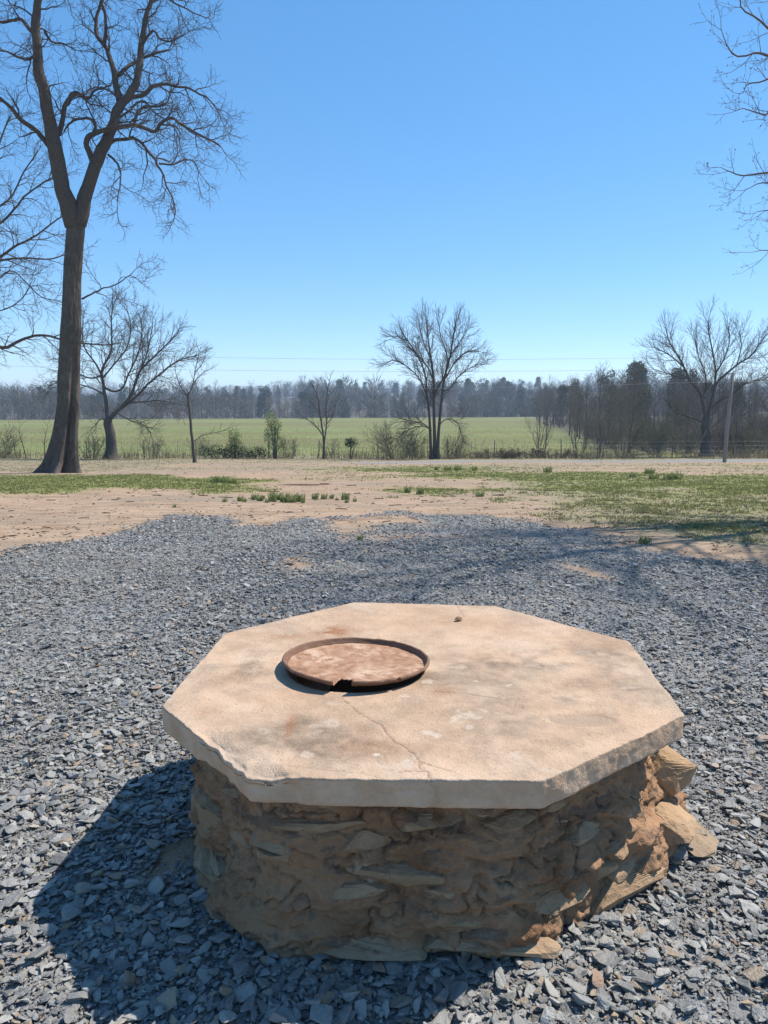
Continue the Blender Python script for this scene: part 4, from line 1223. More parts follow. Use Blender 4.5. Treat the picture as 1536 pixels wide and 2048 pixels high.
def hero_tree():
    Pg = [lv(0.36, 1.35, 58, 0.30, 0.02, 7, 0.014, 0.035, 4), lv(0.17, 0.78, 55, 0.28, 0.03, 5, 0.009, 0.014), lv(0.12, 0.38, 50, 0.25, 0.05, 4, 0.0065, 0.009)]
    rng = np.random.default_rng(3)
    B = Tubes()
    for li, (pts, r0, r1) in enumerate(HERO):
        m = max(8, len(pts) * 4)
        p = spline(pts, m)
        t = np.linspace(0, 1, m)
        wob = np.stack([fbm(np.stack([t * m * 0.5, t * 0 + li * 3 + c * 7.7, t * 0], 1), 2) for c in range(3)], 1)
        p = p + wob * (0.03 + r0 * 0.12) * smooth(0, 0.12, t)[:, None]
        rd = r0 + (r1 - r0) * t ** 0.85
        rd = rd * (1 + 0.10 * fbm(np.stack([t * m * 0.45, t * 0 + li, t * 0], 1), 2))
        B.add(p, rd, 12 if r0 > 0.2 else 8)
        sprout(B, rng, p, rd, 0, Pg, 0.30 if r0 > 0.2 else 0.15)
    root = thing('bare_tree', 'tall bare tree with a forked fluted trunk, the biggest trunk in the yard', 'tree', (-12.4, 28.16, zg1(-12.4, 28.16) - 0.02))
    # fluted trunk
    H = np.array(HERO_TRUNK)
    nz, nt = 150, 150
    z = np.concatenate([np.linspace(-0.25, 1.5, 60), np.linspace(1.5, 9.25, 91)[1:]])
    cx = np.interp(z, H[:, 0], H[:, 1]); hw = np.interp(z, H[:, 0], H[:, 2])
    cx = np.convolve(np.pad(cx, 3, 'edge'), np.ones(7) / 7, 'valid'); hw = np.convolve(np.pad(hw, 3, 'edge'), np.ones(7) / 7, 'valid')
    th = np.linspace(0, 2 * np.pi, nt, endpoint=False)
    T, Z = np.meshgrid(th, z)
    HW = hw[:, None] * np.ones_like(T)
    base = np.exp(-np.clip(Z, 0, 9) / 0.8)
    flute = 0.10 * np.cos(5 * T + 0.9 + 0.15 * Z) * (0.35 + 1.2 * base) + 0.07 * np.cos(3 * T + 2.0) * base
    crease = -0.50 * np.exp(-(((T - 5.42 + 0.05 * np.sin(Z * 1.2) + np.pi) % (2 * np.pi) - np.pi) / 0.26) ** 2) * smooth(6.0, 1.5, Z)
    roots = base ** 2 * 0.30 * np.clip(np.cos(6 * T + 1.3 + 0.4 * np.sin(2 * T)), 0, 1) ** 0.7 - 0.10 * base
    p3 = np.stack([np.cos(T) * 2.0, np.sin(T) * 2.0, Z * 0.7], -1)
    burr = 0.26 * np.exp(-((Z - 2.55) / 0.25) ** 2 - (((T - 5.75 + np.pi) % (2 * np.pi) - np.pi) / 0.35) ** 2) + 0.18 * np.exp(-((Z - 5.4) / 0.35) ** 2 - (((T - 5.7 + np.pi) % (2 * np.pi) - np.pi) / 0.5) ** 2)
    rr = 0.86 * HW * (1 + flute + crease + roots + burr + 0.12 * fbm(p3 * 1.7, 3)) + 0.030 * (0.3 - np.abs(fbm(np.stack([np.cos(T) * 8, np.sin(T) * 8, Z * 1.3], -1), 4)))
    top = smooth(7.2, 9.2, Z)
    x = cx[:, None] + rr * np.cos(T) * (1 + 0.10 * top)
    y = rr * np.sin(T) * (0.85 + 0.0 * top)
    n_r, n_c = x.shape
    i = np.arange((n_r - 1) * n_c); a, b = i // n_c, i % n_c
    F = np.stack([a * n_c + b, a * n_c + (b + 1) % n_c, (a + 1) * n_c + (b + 1) % n_c, (a + 1) * n_c + b], 1)
    obj('trunk', make_mesh('trunk', np.stack([x.ravel(), y.ravel(), Z.ravel()], 1), [F, np.arange(n_c)[None] + (n_r - 1) * n_c]), M['bark'], root)
    obj('crown', B.mesh('crown'), M['twig'], root)
hero_tree()

def zt_(x, y): return (x, y, zg1(x, y) - 0.02)

MIDP = [lv(0.27, 1.6, 40, 0.14, 0.05, 6, 0.015, 0.03, 4), lv(0.18, 0.85, 38, 0.15, 0.05, 4, 0.0105, 0.016), lv(0.15, 0.48, 36, 0.13, 0.04, 3, 0.008, 0.011)]
# the one whose limbs reach in from the side
otop = max(l[0][0][2] for l in OFFLEFT) + 0.4
A, B = limb_tree([([(0, 0, 0), (0.05, 0, 3), (0.02, 0, 6), (0, 0, otop)], 0.36, 0.14)] + [([(0.0, 0.0, l[0][0][2] - 0.35)] + l[0], l[1], l[2]) for l in OFFLEFT]
                 + [([(0.0, 0.0, l[0][0][2] - 0.5)] + [(-0.9 * x, 0.6 - 1.2 * y, z + 0.3) for x, y, z in l[0]], l[1], l[2]) for l in (OFFLEFT[1], OFFLEFT[3], OFFLEFT[5], OFFLEFT[6])],
                 [lv(0.42, 1.5, 45, 0.18, -0.01, 6, 0.014, 0.03, 4), lv(0.22, 0.85, 45, 0.18, 0.0, 4, 0.010, 0.016), lv(0.17, 0.45, 42, 0.16, 0.0, 3, 0.007, 0.01)], 21, 1, 0.3, 0.8)
tree_thing('bare_tree', 'bare tree whose long low limb reaches behind the biggest trunk', 'tree', zt_(-21, 33), A, B, 'bark', 'twig')
A, B = limb_tree(OAK, MIDP, 5, 1, 0.22, 0.9)
tree_thing('bare_tree', 'broad rounded bare oak with short trunk standing at the wire fence', 'tree', zt_(-18.61, 50.46), A, B, 'farbark', 'farbark')
A, B = limb_tree(CENTRE, [lv(0.24, 1.45, 34, 0.10, 0.05, 6, 0.014, 0.026, 4), lv(0.17, 0.85, 33, 0.12, 0.05, 4, 0.010, 0.015), lv(0.15, 0.46, 31, 0.12, 0.03, 3, 0.0075, 0.01)], 8, 3, 0.2, 0.35)
tree_thing('bare_tree', 'bare fan-shaped tree with three close stems standing alone at the fence line', 'tree', zt_(3.34, 49.44), A, B, 'farbark', 'farbark').scale = (0.87, 0.9, 0.91)
A, B = limb_tree(RIGHTBIG, [lv(0.30, 1.8, 34, 0.09, 0.13, 6, 0.015, 0.03, 4), lv(0.20, 1.0, 32, 0.10, 0.12, 4, 0.0105, 0.016), lv(0.17, 0.5, 30, 0.1, 0.08, 3, 0.008, 0.011)], 9, 1, 0.2, 0.95)
tree_thing('bare_tree', 'large spreading bare tree with upright twigs beside the utility pole', 'tree', zt_(23.28, 53.5), A, B, 'farbark', 'farbark').scale = (0.9, 0.9, 0.9)
A, B = limb_tree(THIN, [lv(0.22, 0.65, 40, 0.14, 0.04, 5, 0.009, 0.02), lv(0.17, 0.36, 38, 0.14, 0.03, 3, 0.006, 0.01)], 10, 1, 0.15, 0.95, 6)
tree_thing('bare_tree', 'slender leaning bare sapling with one low side branch by the dirt drive', 'tree', zt_(-10.64, 41.62), A, B, 'farbark', 'farbark')
A, B = limb_tree(SMALL, [lv(0.22, 0.75, 36, 0.13, 0.06, 5, 0.011, 0.02), lv(0.16, 0.42, 36, 0.14, 0.04, 3, 0.008, 0.012)], 12, 1, 0.15, 0.7, 6)
tree_thing('bare_tree', 'small thin bare tree between the vine-covered bush and the fan-shaped tree', 'tree', zt_(-4.01, 49.44), A, B, 'farbark', 'farbark')

def side_tree():
    rng = np.random.default_rng(31)
    A, B = Tubes(), Tubes()
    p = spline([(0, 0, -0.2), (0.1, 0, 2), (0, 0.1, 4), (-0.1, 0, 6.5), (0, 0, 15.0)], 24)
    rd = np.linspace(0.24, 0.03, 24); rd[:3] *= (1.4, 1.15, 1.05)
    A.add(p, rd, 12)
    tips = []
    P = [lv(0.15, 5.3, 68, 0.08, 0.02, 9, 0.018, 0.05, 5, 0.5), lv(0.24, 1.35, 45, 0.12, 0.09, 6, 0.008, 0.013), lv(0.15, 0.42, 48, 0.14, 0.12, 4, 0.0045, 0.007), lv(0.16, 0.12, 50, 0.1, 0.1, 3, 0.0035, 0.0045)]
    P[0] = dict(P[0], sp=0.22, L=4.2)
    sprout(B, rng, p, rd, 0, P, 0.30, tips)
    for pts in SIDE:
        q = spline(pts, 22)
        q = q + 0.10 * np.stack([fbm(np.stack([np.linspace(0, 7, 22), np.full(22, c * 5.1), np.full(22, len(B.d) + pts[1][2] * 9)], 1), 2) for c in range(3)], 1) * smooth(0, 0.2, np.linspace(0, 1, 22))[:, None]
        qr = np.linspace(0.040, 0.0045, 22)
        B.add(q, qr, 6)
        sprout(B, rng, q, qr, 0, [lv(0.22, 0.62, 48, 0.13, 0.08, 5, 0.0045, 0.007), lv(0.12, 0.24, 48, 0.14, 0.12, 4, 0.0032, 0.0045), lv(0.1, 0.09, 50, 0.1, 0.1, 3, 0.0026, 0.0032)], 0.30, tips)
    t = tree_thing('bare_tree', 'bare tree with budding twigs that shades the gravel, its branch tips hanging in the sky', 'tree', zt_(10.1, 12.4), A, B, 'bark', 'budtwig')
    e = np.array([c[-1] for c in tips])
    V, F, tint = leaf_cloud(e, 0.014, rng)
    obj('buds', leaf_mesh('buds', V, F, tint), M['brown'], t)
side_tree()

# ---------------------------------------------------------------- woodland on the right, along the field and on the hills
def proto_tree(seed, h, r, P, t0=0.3, stems=1, spread=0.1, w=0.05):
    A, B = grown(h, P, seed, stems, spread, r, w, t0=t0)
    return A.mesh('trunk'), B.mesh('crown')

WP = [lv(0.36, 2.5, 42, 0.10, 0.08, 6, 0.022, 0.045, 4, 0.5), lv(0.26, 1.1, 40, 0.12, 0.06, 4, 0.015, 0.022), lv(0.22, 0.6, 38, 0.12, 0.04, 3, 0.011, 0.014)]
wood_protos = [proto_tree(40 + k, hh, rr, WP, t0) for k, (hh, rr, t0) in enumerate(((9.0, 0.13, 0.3), (8.0, 0.11, 0.25), (10, 0.15, 0.35), (7.2, 0.09, 0.2), (8.6, 0.12, 0.22)))]

def add_wood_tree(x, y, k, s, rz, name, label, group, mt='wooddist'):
    a, b = wood_protos[k]
    t = thing(name, label, 'tree', zt_(x, y), rz, group)
    t.scale = (s, s, s)
    obj('trunk', a, M[mt], t); obj('crown', b, M[mt], t)
    return t

def right_wood():
    rng = np.random.default_rng(77)
    n = 0
    spots = []
    for _ in range(9000):
        y = 57 + 130 * rng.random() ** 1.5
        x0 = 17.3 + 0.15 * (y - 56)
        x = x0 + rng.exponential(10 + 0.08 * y) + (1.0 if y < 70 else 0)
        if x > 0.72 * y + 6: continue
        if all((x - a) ** 2 + (y - b) ** 2 > 1.7 ** 2 for a, b in spots):
            spots.append((x, y))
        if len(spots) >= 200: break
    for (x, y) in spots:
        s = rng.uniform(0.50, 0.80) * (0.85 if y < 72 else 1.0) * (1.0 + 0.10 * smooth(100, 180, y))
        add_wood_tree(x, y, int(rng.integers(0, 5)), float(s), rng.uniform(0, 6.28), 'woodland_tree', 'bare grey tree in the dense wood beyond the utility pole', 'bare trees of the wood bordering the field')
right_wood()

def far_edge():
    rng = np.random.default_rng(78)
    for i in range(120):
        px = -0.60 + 0.80 * (i + rng.uniform(0, 1)) / 120
        y = 0
        for _ in range(6):
            y = float(crest(np.array([px * max(y, 180)]))[0]) + rng.uniform(1, 9)
        x = px * y
        s = rng.uniform(0.5, 0.85) * (1 + 0.25 * math.sin(px * 23))
        add_wood_tree(x, y, int(rng.integers(0, 5)), s, rng.uniform(0, 6.28), 'treeline_tree', 'bare tree in the far treeline along the back edge of the field', 'bare trees along the back edge of the field')
far_edge()

def low_tree(rng, h):
    """coarse bare tree for the hills: trunk and many slim sprays"""
    V, F = [], []
    o = 0
    def tri(p, q, w):
        nonlocal o
        d = np.cross(q - p, rng.normal(size=3)); d = unit(d) * w
        V.extend([p - d, p + d, q]); F.append((o, o + 1, o + 2)); o += 3
    tri(np.array([0, 0, -1.0]), np.array([0, 0, h * 0.9]), 0.13)
    for k in range(130):
        z = h * rng.uniform(0.08, 0.85)
        a = rng.uniform(0, 6.28)
        rad = h * 0.30 * math.sin(min(1, (z / h - 0.05) / 0.9) * math.pi) ** 0.6
        p = np.array([math.cos(a), math.sin(a), 0]) * rad * rng.uniform(0, 0.5) + np.array([0, 0, z])
        q = p + np.array([math.cos(a) * 0.7, math.sin(a) * 0.7, rng.uniform(0.4, 1.3)]) * h * rng.uniform(0.08, 0.2)
        tri(p, q, 0.07 * rng.uniform(0.8, 1.8))
    return np.array(V), np.array(F)

def far_woods():
    rng = np.random.default_rng(79)
    protos = [low_tree(rng, 11.0) for _ in range(6)]
    VV, FF, o = [], [], 0
    cnt = 0
    while cnt < 2700:
        u = rng.uniform(-0.66, 0.72)
        d = 225 * math.exp(rng.random() ** 0.9 * math.log(1100 / 225.0))
        x, y = u * d, d
        if y < float(crest(np.array([x]))[0]) + 8: continue
        if x > 38 and y < 240: continue
        V, F = protos[rng.integers(0, 6)]
        a = rng.uniform(0, 6.28); s = rng.uniform(0.55, 1.15) * (1 + d / 2500) * (0.85 + 0.3 * math.sin(u * 31 + d * 0.01))
        c, sn = math.cos(a), math.sin(a)
        W = np.stack([(V[:, 0] * c - V[:, 1] * sn), (V[:, 0] * sn + V[:, 1] * c), V[:, 2]], 1) * np.array([s * 1.25, s * 1.25, s]) + np.array([x, y, zg1(x, y)])
        VV.append(W); FF.append(F + o); o += len(W); cnt += 1
    me = make_mesh('far_woods', np.concatenate(VV), np.concatenate(FF), False)
    t = obj('far_woods', me, M['wooddist'])
    tag(t, 'hazy grey-brown winter woods covering the low hills behind the field', 'woods', kind='stuff')
far_woods()

def pine_proto(seed, h):
    rng = np.random.default_rng(seed)
    A = Tubes()
    p = np.stack([np.zeros(6), np.zeros(6), np.linspace(-0.4, h * 0.95, 6)], 1)
    A.add(p, np.linspace(0.02 * h, 0.03, 6), 7)
    n = 26
    z = h * rng.uniform(0.30, 0.98, n)
    rad = h * 0.20 * np.clip(1.15 - z / h, 0.15, 1) ** 0.7
    a = rng.uniform(0, 6.28, n)
    C = np.stack([np.cos(a) * rad * rng.uniform(0.3, 1.2, n), np.sin(a) * rad * rng.uniform(0.3, 1.2, n), z], 1)
    pts = clump_points(rng, C, h * rng.uniform(0.06, 0.12, n), 2600)
    V, F, tint = leaf_cloud(pts, h * 0.022, rng)
    return A.mesh('trunk'), leaf_mesh('crown', V, F, tint)
pp = [pine_proto(90 + k, 11.0) for k in range(3)]
def pine(x, y, k, s, label, group=None):
    t = thing('pine_tree', label, 'tree', zt_(x, y), k * 1.3 + x, group)
    t.scale = (s, s, s)
    obj('trunk', pp[k][0], M['wooddist'], t); obj('crown', pp[k][1], M['evergreen'], t)
for i, (x, y, k, s) in enumerate(((50, 150, 0, 1.12), (53, 155, 1, 1.05), (47, 158, 2, 0.95), (59, 150, 0, 1.0), (64, 155, 2, 0.95), (36, 150, 1, 0.7), (42, 165, 2, 0.8), (33, 95, 0, 0.5), (45, 105, 1, 0.62), (52, 110, 2, 0.66), (37, 120, 2, 0.6))):
    pine(x, y, k, s, 'dark green pine rising above the bare wood beside the field', 'dark pines above the wood')
rng = np.random.default_rng(15)
for i in range(120):
    d = rng.uniform(260, 700); u = rng.choice([-0.12, -0.10, 0.05, 0.13, 0.15, 0.17, 0.12, 0.0, 0.19, 0.22, 0.10, 0.08, -0.3, -0.2, -0.4]) + rng.normal(0, 0.035)
    pine(u * d, d, i % 3, rng.uniform(0.8, 1.25), 'hazy dark pine standing among the bare woods on the far hill', 'pines on the far hill')

def thickets():
    rng = np.random.default_rng(83)
    ms = []
    for k in range(4):
        A, B = grown(3.2, [lv(0.2, 1.1, 38, 0.14, 0.05, 4, 0.012, 0.018), lv(0.17, 0.55, 38, 0.13, 0.03, 3, 0.009, 0.012)], 840 + k, 14, 0.9, 0.025, 0.1, t0=0.12, k=4)
        ms.append((A.mesh('stems'), B.mesh('twigs')))
        for q in ms[-1]: q.materials.append(M[('wooddist', 'budtwig', 'olivetwig', 'wooddist')[k]])
    for i in range(85):
        y = 56.5 + 75 * rng.random() ** 1.7
        x = 17.6 + 0.15 * (y - 56) + rng.random() ** 1.1 * (0.45 * y + 4)
        t = thing('thicket', 'grey leafless thicket filling the ground under the wood', 'thicket', zt_(x, y), rng.uniform(0, 6.28), 'thickets under the wood')
        s = rng.uniform(0.55, 0.95); t.scale = (s * 1.2, s * 1.2, s)
        a, b = ms[i % 4]
        obj('stems', a, None, t); obj('twigs', b, None, t)
thickets()

# ---------------------------------------------------------------- shrubs, saplings and brush along the fence
def shrub(name, label, x, y, h, stems, spread, seed, mat='wooddist', leaves=None, nleaf=0, lsize=0.03, group=None, r=0.014, P=None, cat='shrub', wide=1.0):
    P = P or [lv(0.16, h * 0.32, 36, 0.13, 0.05, 4, 0.008, 0.013), lv(0.13, h * 0.17, 36, 0.12, 0.03, 3, 0.006, 0.009)]
    A, B = grown(h, P, seed, stems, spread, r, 0.07, t0=0.2, k=5)
    t = thing(name, label, cat, zt_(x, y), 0, group)
    t.scale = (wide, 1, 1)
    obj('stems', A.mesh('stems'), M[mat], t)
    obj('twigs', B.mesh('twigs'), M[mat], t)
    if leaves:
        rng = np.random.default_rng(seed + 1)
        V, _ = B.arrays()
        V = V[V[:, 2] > 0.1]
        pts = V[rng.integers(0, len(V), nleaf)]
        Vl, F, tint = leaf_cloud(pts, lsize, rng, jitter=0.05)
        obj('leaves', leaf_mesh('leaves', Vl, F, tint), M[leaves], t)
    return t

shrub('shrub', 'airy olive shrub between the biggest trunk and the rounded oak', -19.6, 49.6, 1.75, 11, 0.6, 501, leaves='oliveleaf', nleaf=900, lsize=0.035)
shrub('shrub', 'olive bush at the fence on the far side of the biggest trunk from the oak', -26.2, 50.3, 2.2, 16, 0.9, 502, leaves='oliveleaf', nleaf=1500, lsize=0.04)
shrub('shrub', 'brownish leafless bush at the fence just past the rounded oak', -15.6, 49.8, 1.55, 14, 0.8, 503, leaves='brown', nleaf=300, lsize=0.03)
shrub('shrub', 'brownish bush at the fence close to the leaning sapling', -12.4, 50.0, 1.5, 13, 0.75, 504, leaves='oliveleaf', nleaf=500, lsize=0.03)
shrub('shrub', 'wide olive thicket at the fence just before the fan-shaped tree', 0.95, 49.9, 2.6, 22, 1.25, 505, leaves='oliveleaf', nleaf=1600, lsize=0.035)
shrub('shrub', 'low olive bush growing against the stems of the fan-shaped tree', 2.2, 49.3, 1.7, 14, 0.8, 506, leaves='oliveleaf', nleaf=1000, lsize=0.03)
shrub('shrub', 'fine olive bush just past the fan-shaped tree', 4.6, 49.6, 1.7, 16, 0.65, 507, leaves='oliveleaf', nleaf=900, lsize=0.03)
shrub('brush_heap', 'low dark brown brush heap at the fence past the fan-shaped tree', 7.6, 50.4, 0.8, 34, 1.8, 508, leaves='brown', nleaf=1500, lsize=0.04, wide=2.0, cat='brush')
shrub('brush_heap', 'low brown brush at the foot of the reddish saplings', 11.4, 50.6, 0.8, 30, 1.5, 509, leaves='brown', nleaf=1200, lsize=0.04, wide=1.6, cat='brush')
SAP = [lv(0.22, 0.85, 24, 0.07, 0.05, 5, 0.010, 0.016), lv(0.16, 0.4, 26, 0.08, 0.03, 3, 0.007, 0.010)]
shrub('sapling', 'clump of reddish upright saplings at the fence on the field side', 10.9, 51.2, 4.6, 7, 0.22, 510, mat='budtwig', r=0.035, P=SAP, leaves='brown', nleaf=500, lsize=0.02, cat='sapling')
shrub('sapling', 'tangled darker saplings where the wood meets the fence', 13.4, 51.0, 3.6, 7, 0.30, 511, r=0.035, P=SAP, cat='sapling')
shrub('sapling', 'thin grey sapling clump at the corner of the wood and field', 15.2, 52.2, 3.8, 5, 0.2, 512, r=0.035, P=SAP, cat='sapling')
for i, (x, y, h, l) in enumerate(((17.3, 54.0, 2.8, 'greenish bush in front of the wood, nearest the saplings'), (19.3, 53.0, 2.5, 'yellow-green bush in front of the wood midway to the spreading tree'), (21.4, 53.4, 2.2, 'green bush at the foot of the large spreading tree'),
                                  (26.3, 54.2, 2.3, 'green bush just beyond the utility pole'), (28.8, 53.8, 2.0, 'low green bush at the wood edge farther past the utility pole'))):
    shrub('shrub', l, x, y, h, 16, 0.8, 520 + i, leaves='spring', nleaf=1500, lsize=0.038)
A, B = grown(4.2, [lv(0.3, 1.4, 50, 0.16, 0.05, 6, 0.014, 0.03, 4), lv(0.24, 0.7, 45, 0.15, 0.03, 4, 0.009, 0.014)], 540, 2, 0.4, 0.12, 0.12, t0=0.3)
tree_thing('bare_tree', 'short crooked bare tree tucked behind the utility pole', 'tree', zt_(26.0, 54.6), A, B, 'farbark', 'farbark')
A, B = grown(7.0, [lv(0.3, 2.6, 48, 0.12, 0.09, 6, 0.02, 0.05, 4)] + MIDP[1:], 541, 1, 0.1, 0.17, 0.08, lean=(-0.08, 0), t0=0.22)
tree_thing('bare_tree', 'leaning bare tree at the wood edge past the utility pole', 'tree', zt_(29.0, 54.6), A, B, 'farbark', 'farbark')

def vine_bush(name, label, x, y, lumps, n, lsize, seed, mat='evergreen', stem_h=1.2):
    rng = np.random.default_rng(seed)
    t = thing(name, label, 'shrub', zt_(x, y))
    A = Tubes()
    for k in range(4):
        a = rng.uniform(0, 6.28)
        p = np.array([[0.1 * math.cos(a), 0.1 * math.sin(a), -0.1], [0.15 * math.cos(a), 0.15 * math.sin(a), stem_h * 0.5], [0.3 * math.cos(a), 0.2 * math.sin(a), stem_h]])
        A.add(p, np.array([0.05, 0.04, 0.02]), 6)
    obj('stems', A.mesh('stems'), M['farbark'], t)
    C = np.array([l[:3] for l in lumps]); rr = np.array([l[3] for l in lumps])
    pts = clump_points(rng, C, rr, n)
    pts = pts[pts[:, 2] > 0.03]
    V, F, tint = leaf_cloud(pts, lsize, rng, jitter=0.06)
    obj('leaves', leaf_mesh('leaves', V, F, tint), M[mat], t)
rng = np.random.default_rng(4)
vine_bush('evergreen_shrub', 'tall narrow dark green vine-covered bush standing alone at the fence', -7.35, 49.8, [(rng.normal(0, 0.16), rng.normal(0, 0.2), z, 0.45 - 0.06 * abs(z - 1.7)) for z in np.linspace(0.9, 2.75, 9)] + [(0.3, 0, 1.1, 0.35), (0.45, 0, 0.7, 0.3)], 3000, 0.05, 601, 'bulb', 2.2)
vine_bush('evergreen_shrub', 'green vine-topped post bush rising out of the long dark hedge', -10.15, 50.2, [(rng.normal(0, 0.2), rng.normal(0, 0.2), z, 0.36) for z in np.linspace(0.7, 1.75, 6)] + [(0.3, 0, 1.0, 0.35)], 1500, 0.05, 602, 'bulb', 1.4)
vine_bush('evergreen_hedge', 'long low dark evergreen hedge mass at the fence', -9.9, 49.9, [(u, rng.normal(0, 0.2), rng.uniform(0.15, 0.72), rng.uniform(0.25, 0.42)) for u in np.linspace(-2.2, 1.9, 26)], 5200, 0.045, 603, 'evergreen', 0.5)
vine_bush('evergreen_shrub', 'small round dark bush between the small thin tree and the olive thicket', -2.25, 49.5, [(rng.normal(0, 0.14), rng.normal(0, 0.2), rng.uniform(0.8, 1.25), 0.28) for _ in range(6)], 900, 0.045, 604, 'evergreen', 0.9)
shrub('shrub', 'bare twiggy shrub growing beside the tall vine-covered bush', -6.3, 49.7, 1.5, 12, 0.6, 530, leaves='oliveleaf', nleaf=350)
shrub('shrub', 'thin bare shrub at the foot of the small thin tree', -3.5, 49.9, 1.4, 10, 0.7, 531, leaves='oliveleaf', nleaf=250)
for i, x in enumerate((-24.2, -22.9)):
    A, B = grown(2.5, [lv(0.25, 0.8, 50, 0.14, 0.03, 5, 0.010, 0.02), lv(0.2, 0.4, 45, 0.14, 0.03, 3, 0.007, 0.01)], 550 + i, 1, 0.1, 0.045, 0.1, t0=0.35)
    tree_thing('sapling', ('leafless sapling at the fence nearer the olive bush', 'crooked leafless sapling at the fence just behind the biggest trunk')[i], 'sapling', zt_(x, 50.0), A, B, 'farbark', 'farbark')

# ---------------------------------------------------------------- wire fence
def fence():
    root = thing('wire_fence', 'old wire fence on thin posts running along the near edge of the green field', 'fence', (0, 50.9, 0))
    xs = [-33 + 4.1 * k + 0.5 * math.sin(k * 2.3) for k in range(18)]
    rng = np.random.default_rng(6)
    V, F = ICO[1]
    for x in xs:
        T = Tubes()
        z = zg1(x, 50.9)
        lx = rng.normal(0, 0.04)
        T.add(np.array([[x, 0, z - 0.3], [x + lx * 0.5, 0, z + 0.6], [x + lx, 0, z + 1.25], [x + lx, 0, z + 1.252]]), np.array([0.036, 0.034, 0.03, 0.001]), 7)
        obj('post', T.mesh('post'), M['post'], root)
    for hgt in (0.25, 0.55, 0.85, 1.15):
        T = Tubes()
        px = np.linspace(xs[0], xs[-1], 120)
        pz = zg(px, np.full_like(px, 50.9)) + hgt + 0.02 * np.sin(px * 1.3)
        T.add(np.stack([px, np.full_like(px, -0.05), pz], 1), np.full(120, 0.006), 4)
        obj('wire', T.mesh('wire'), M['wire'], root)
fence()

def undergrowth():
    rng = np.random.default_rng(8)
    # dry stalks
    n = 9500
    x = rng.uniform(-36, 36, n); y = rng.normal(51.0, 0.7, n)
    den = smooth(-0.25, 0.35, fbm2(x, y, 0.5, 3, 2.0)) * 0.9 + 0.1
    k = rng.random(n) < den
    x, y = x[k], y[k]
    h = np.clip(rng.lognormal(-0.75, 0.5, len(x)), 0.15, 1.5)
    z = zg(x, y)
    b = np.stack([x, y, z - 0.03], 1)
    lean = rng.normal(0, 0.18, (len(x), 2))
    tip = b + np.stack([lean[:, 0] * h, lean[:, 1] * h, h], 1)
    d = rng.normal(size=(len(x), 2)); d /= np.linalg.norm(d, axis=1)[:, None]
    wv = np.stack([d[:, 0], d[:, 1], np.zeros(len(x))], 1) * 0.014
    V = np.stack([b - wv, b + wv, tip + wv * 0.5, tip - wv * 0.5], 1).reshape(-1, 3)
    t1 = np.repeat(rng.random(len(x)) * 0.6, 4)
    # low leaves and litter
    m = 15000
    x2 = rng.uniform(-36, 36, m); y2 = rng.normal(50.6, 0.8, m)
    k = rng.random(m) < smooth(-0.3, 0.4, fbm2(x2, y2, 0.4, 3, 5.0))
    x2, y2 = x2[k], y2[k]
    p = np.stack([x2, y2, zg(x2, y2) + np.abs(rng.normal(0, 0.2, len(x2)))], 1)
    V2, F2, t2 = leaf_cloud(p, 0.06, rng)
    me = leaf_mesh('undergrowth', np.concatenate([V, V2]), np.arange(len(V) + len(V2)).reshape(-1, 4), np.concatenate([t1, t2 * 0.5]))
    tag(obj('undergrowth', me, M['drygrass']), 'dry weeds and stalks growing along the wire fence', 'weeds', kind='stuff')
undergrowth()

# ---------------------------------------------------------------- grass
def blades(x, y, h, w, rng, per=3, bend=0.35):
    n = len(x)
    x = np.repeat(x, per) + rng.normal(0, 0.025, n * per); y = np.repeat(y, per) + rng.normal(0, 0.025, n * per)
    h = np.repeat(h, per) * rng.uniform(0.6, 1.2, n * per)
    b = np.stack([x, y, zg(x, y) - 0.005], 1)
    a = rng.uniform(0, 6.28, n * per)
    le = rng.uniform(0.1, 1, n * per) * bend * 2
    tip = b + np.stack([np.cos(a) * le * h, np.sin(a) * le * h, h], 1)
    wv = np.stack([-np.sin(a), np.cos(a), np.zeros(n * per)], 1) * (w * rng.uniform(0.7, 1.3, n * per))[:, None]
    V = np.stack([b - wv, b + wv, tip], 1).reshape(-1, 3)
    return V, np.arange(len(V)).reshape(-1, 3), np.repeat(np.clip(rng.normal(0.5, 0.25, n * per), 0, 1), 3)

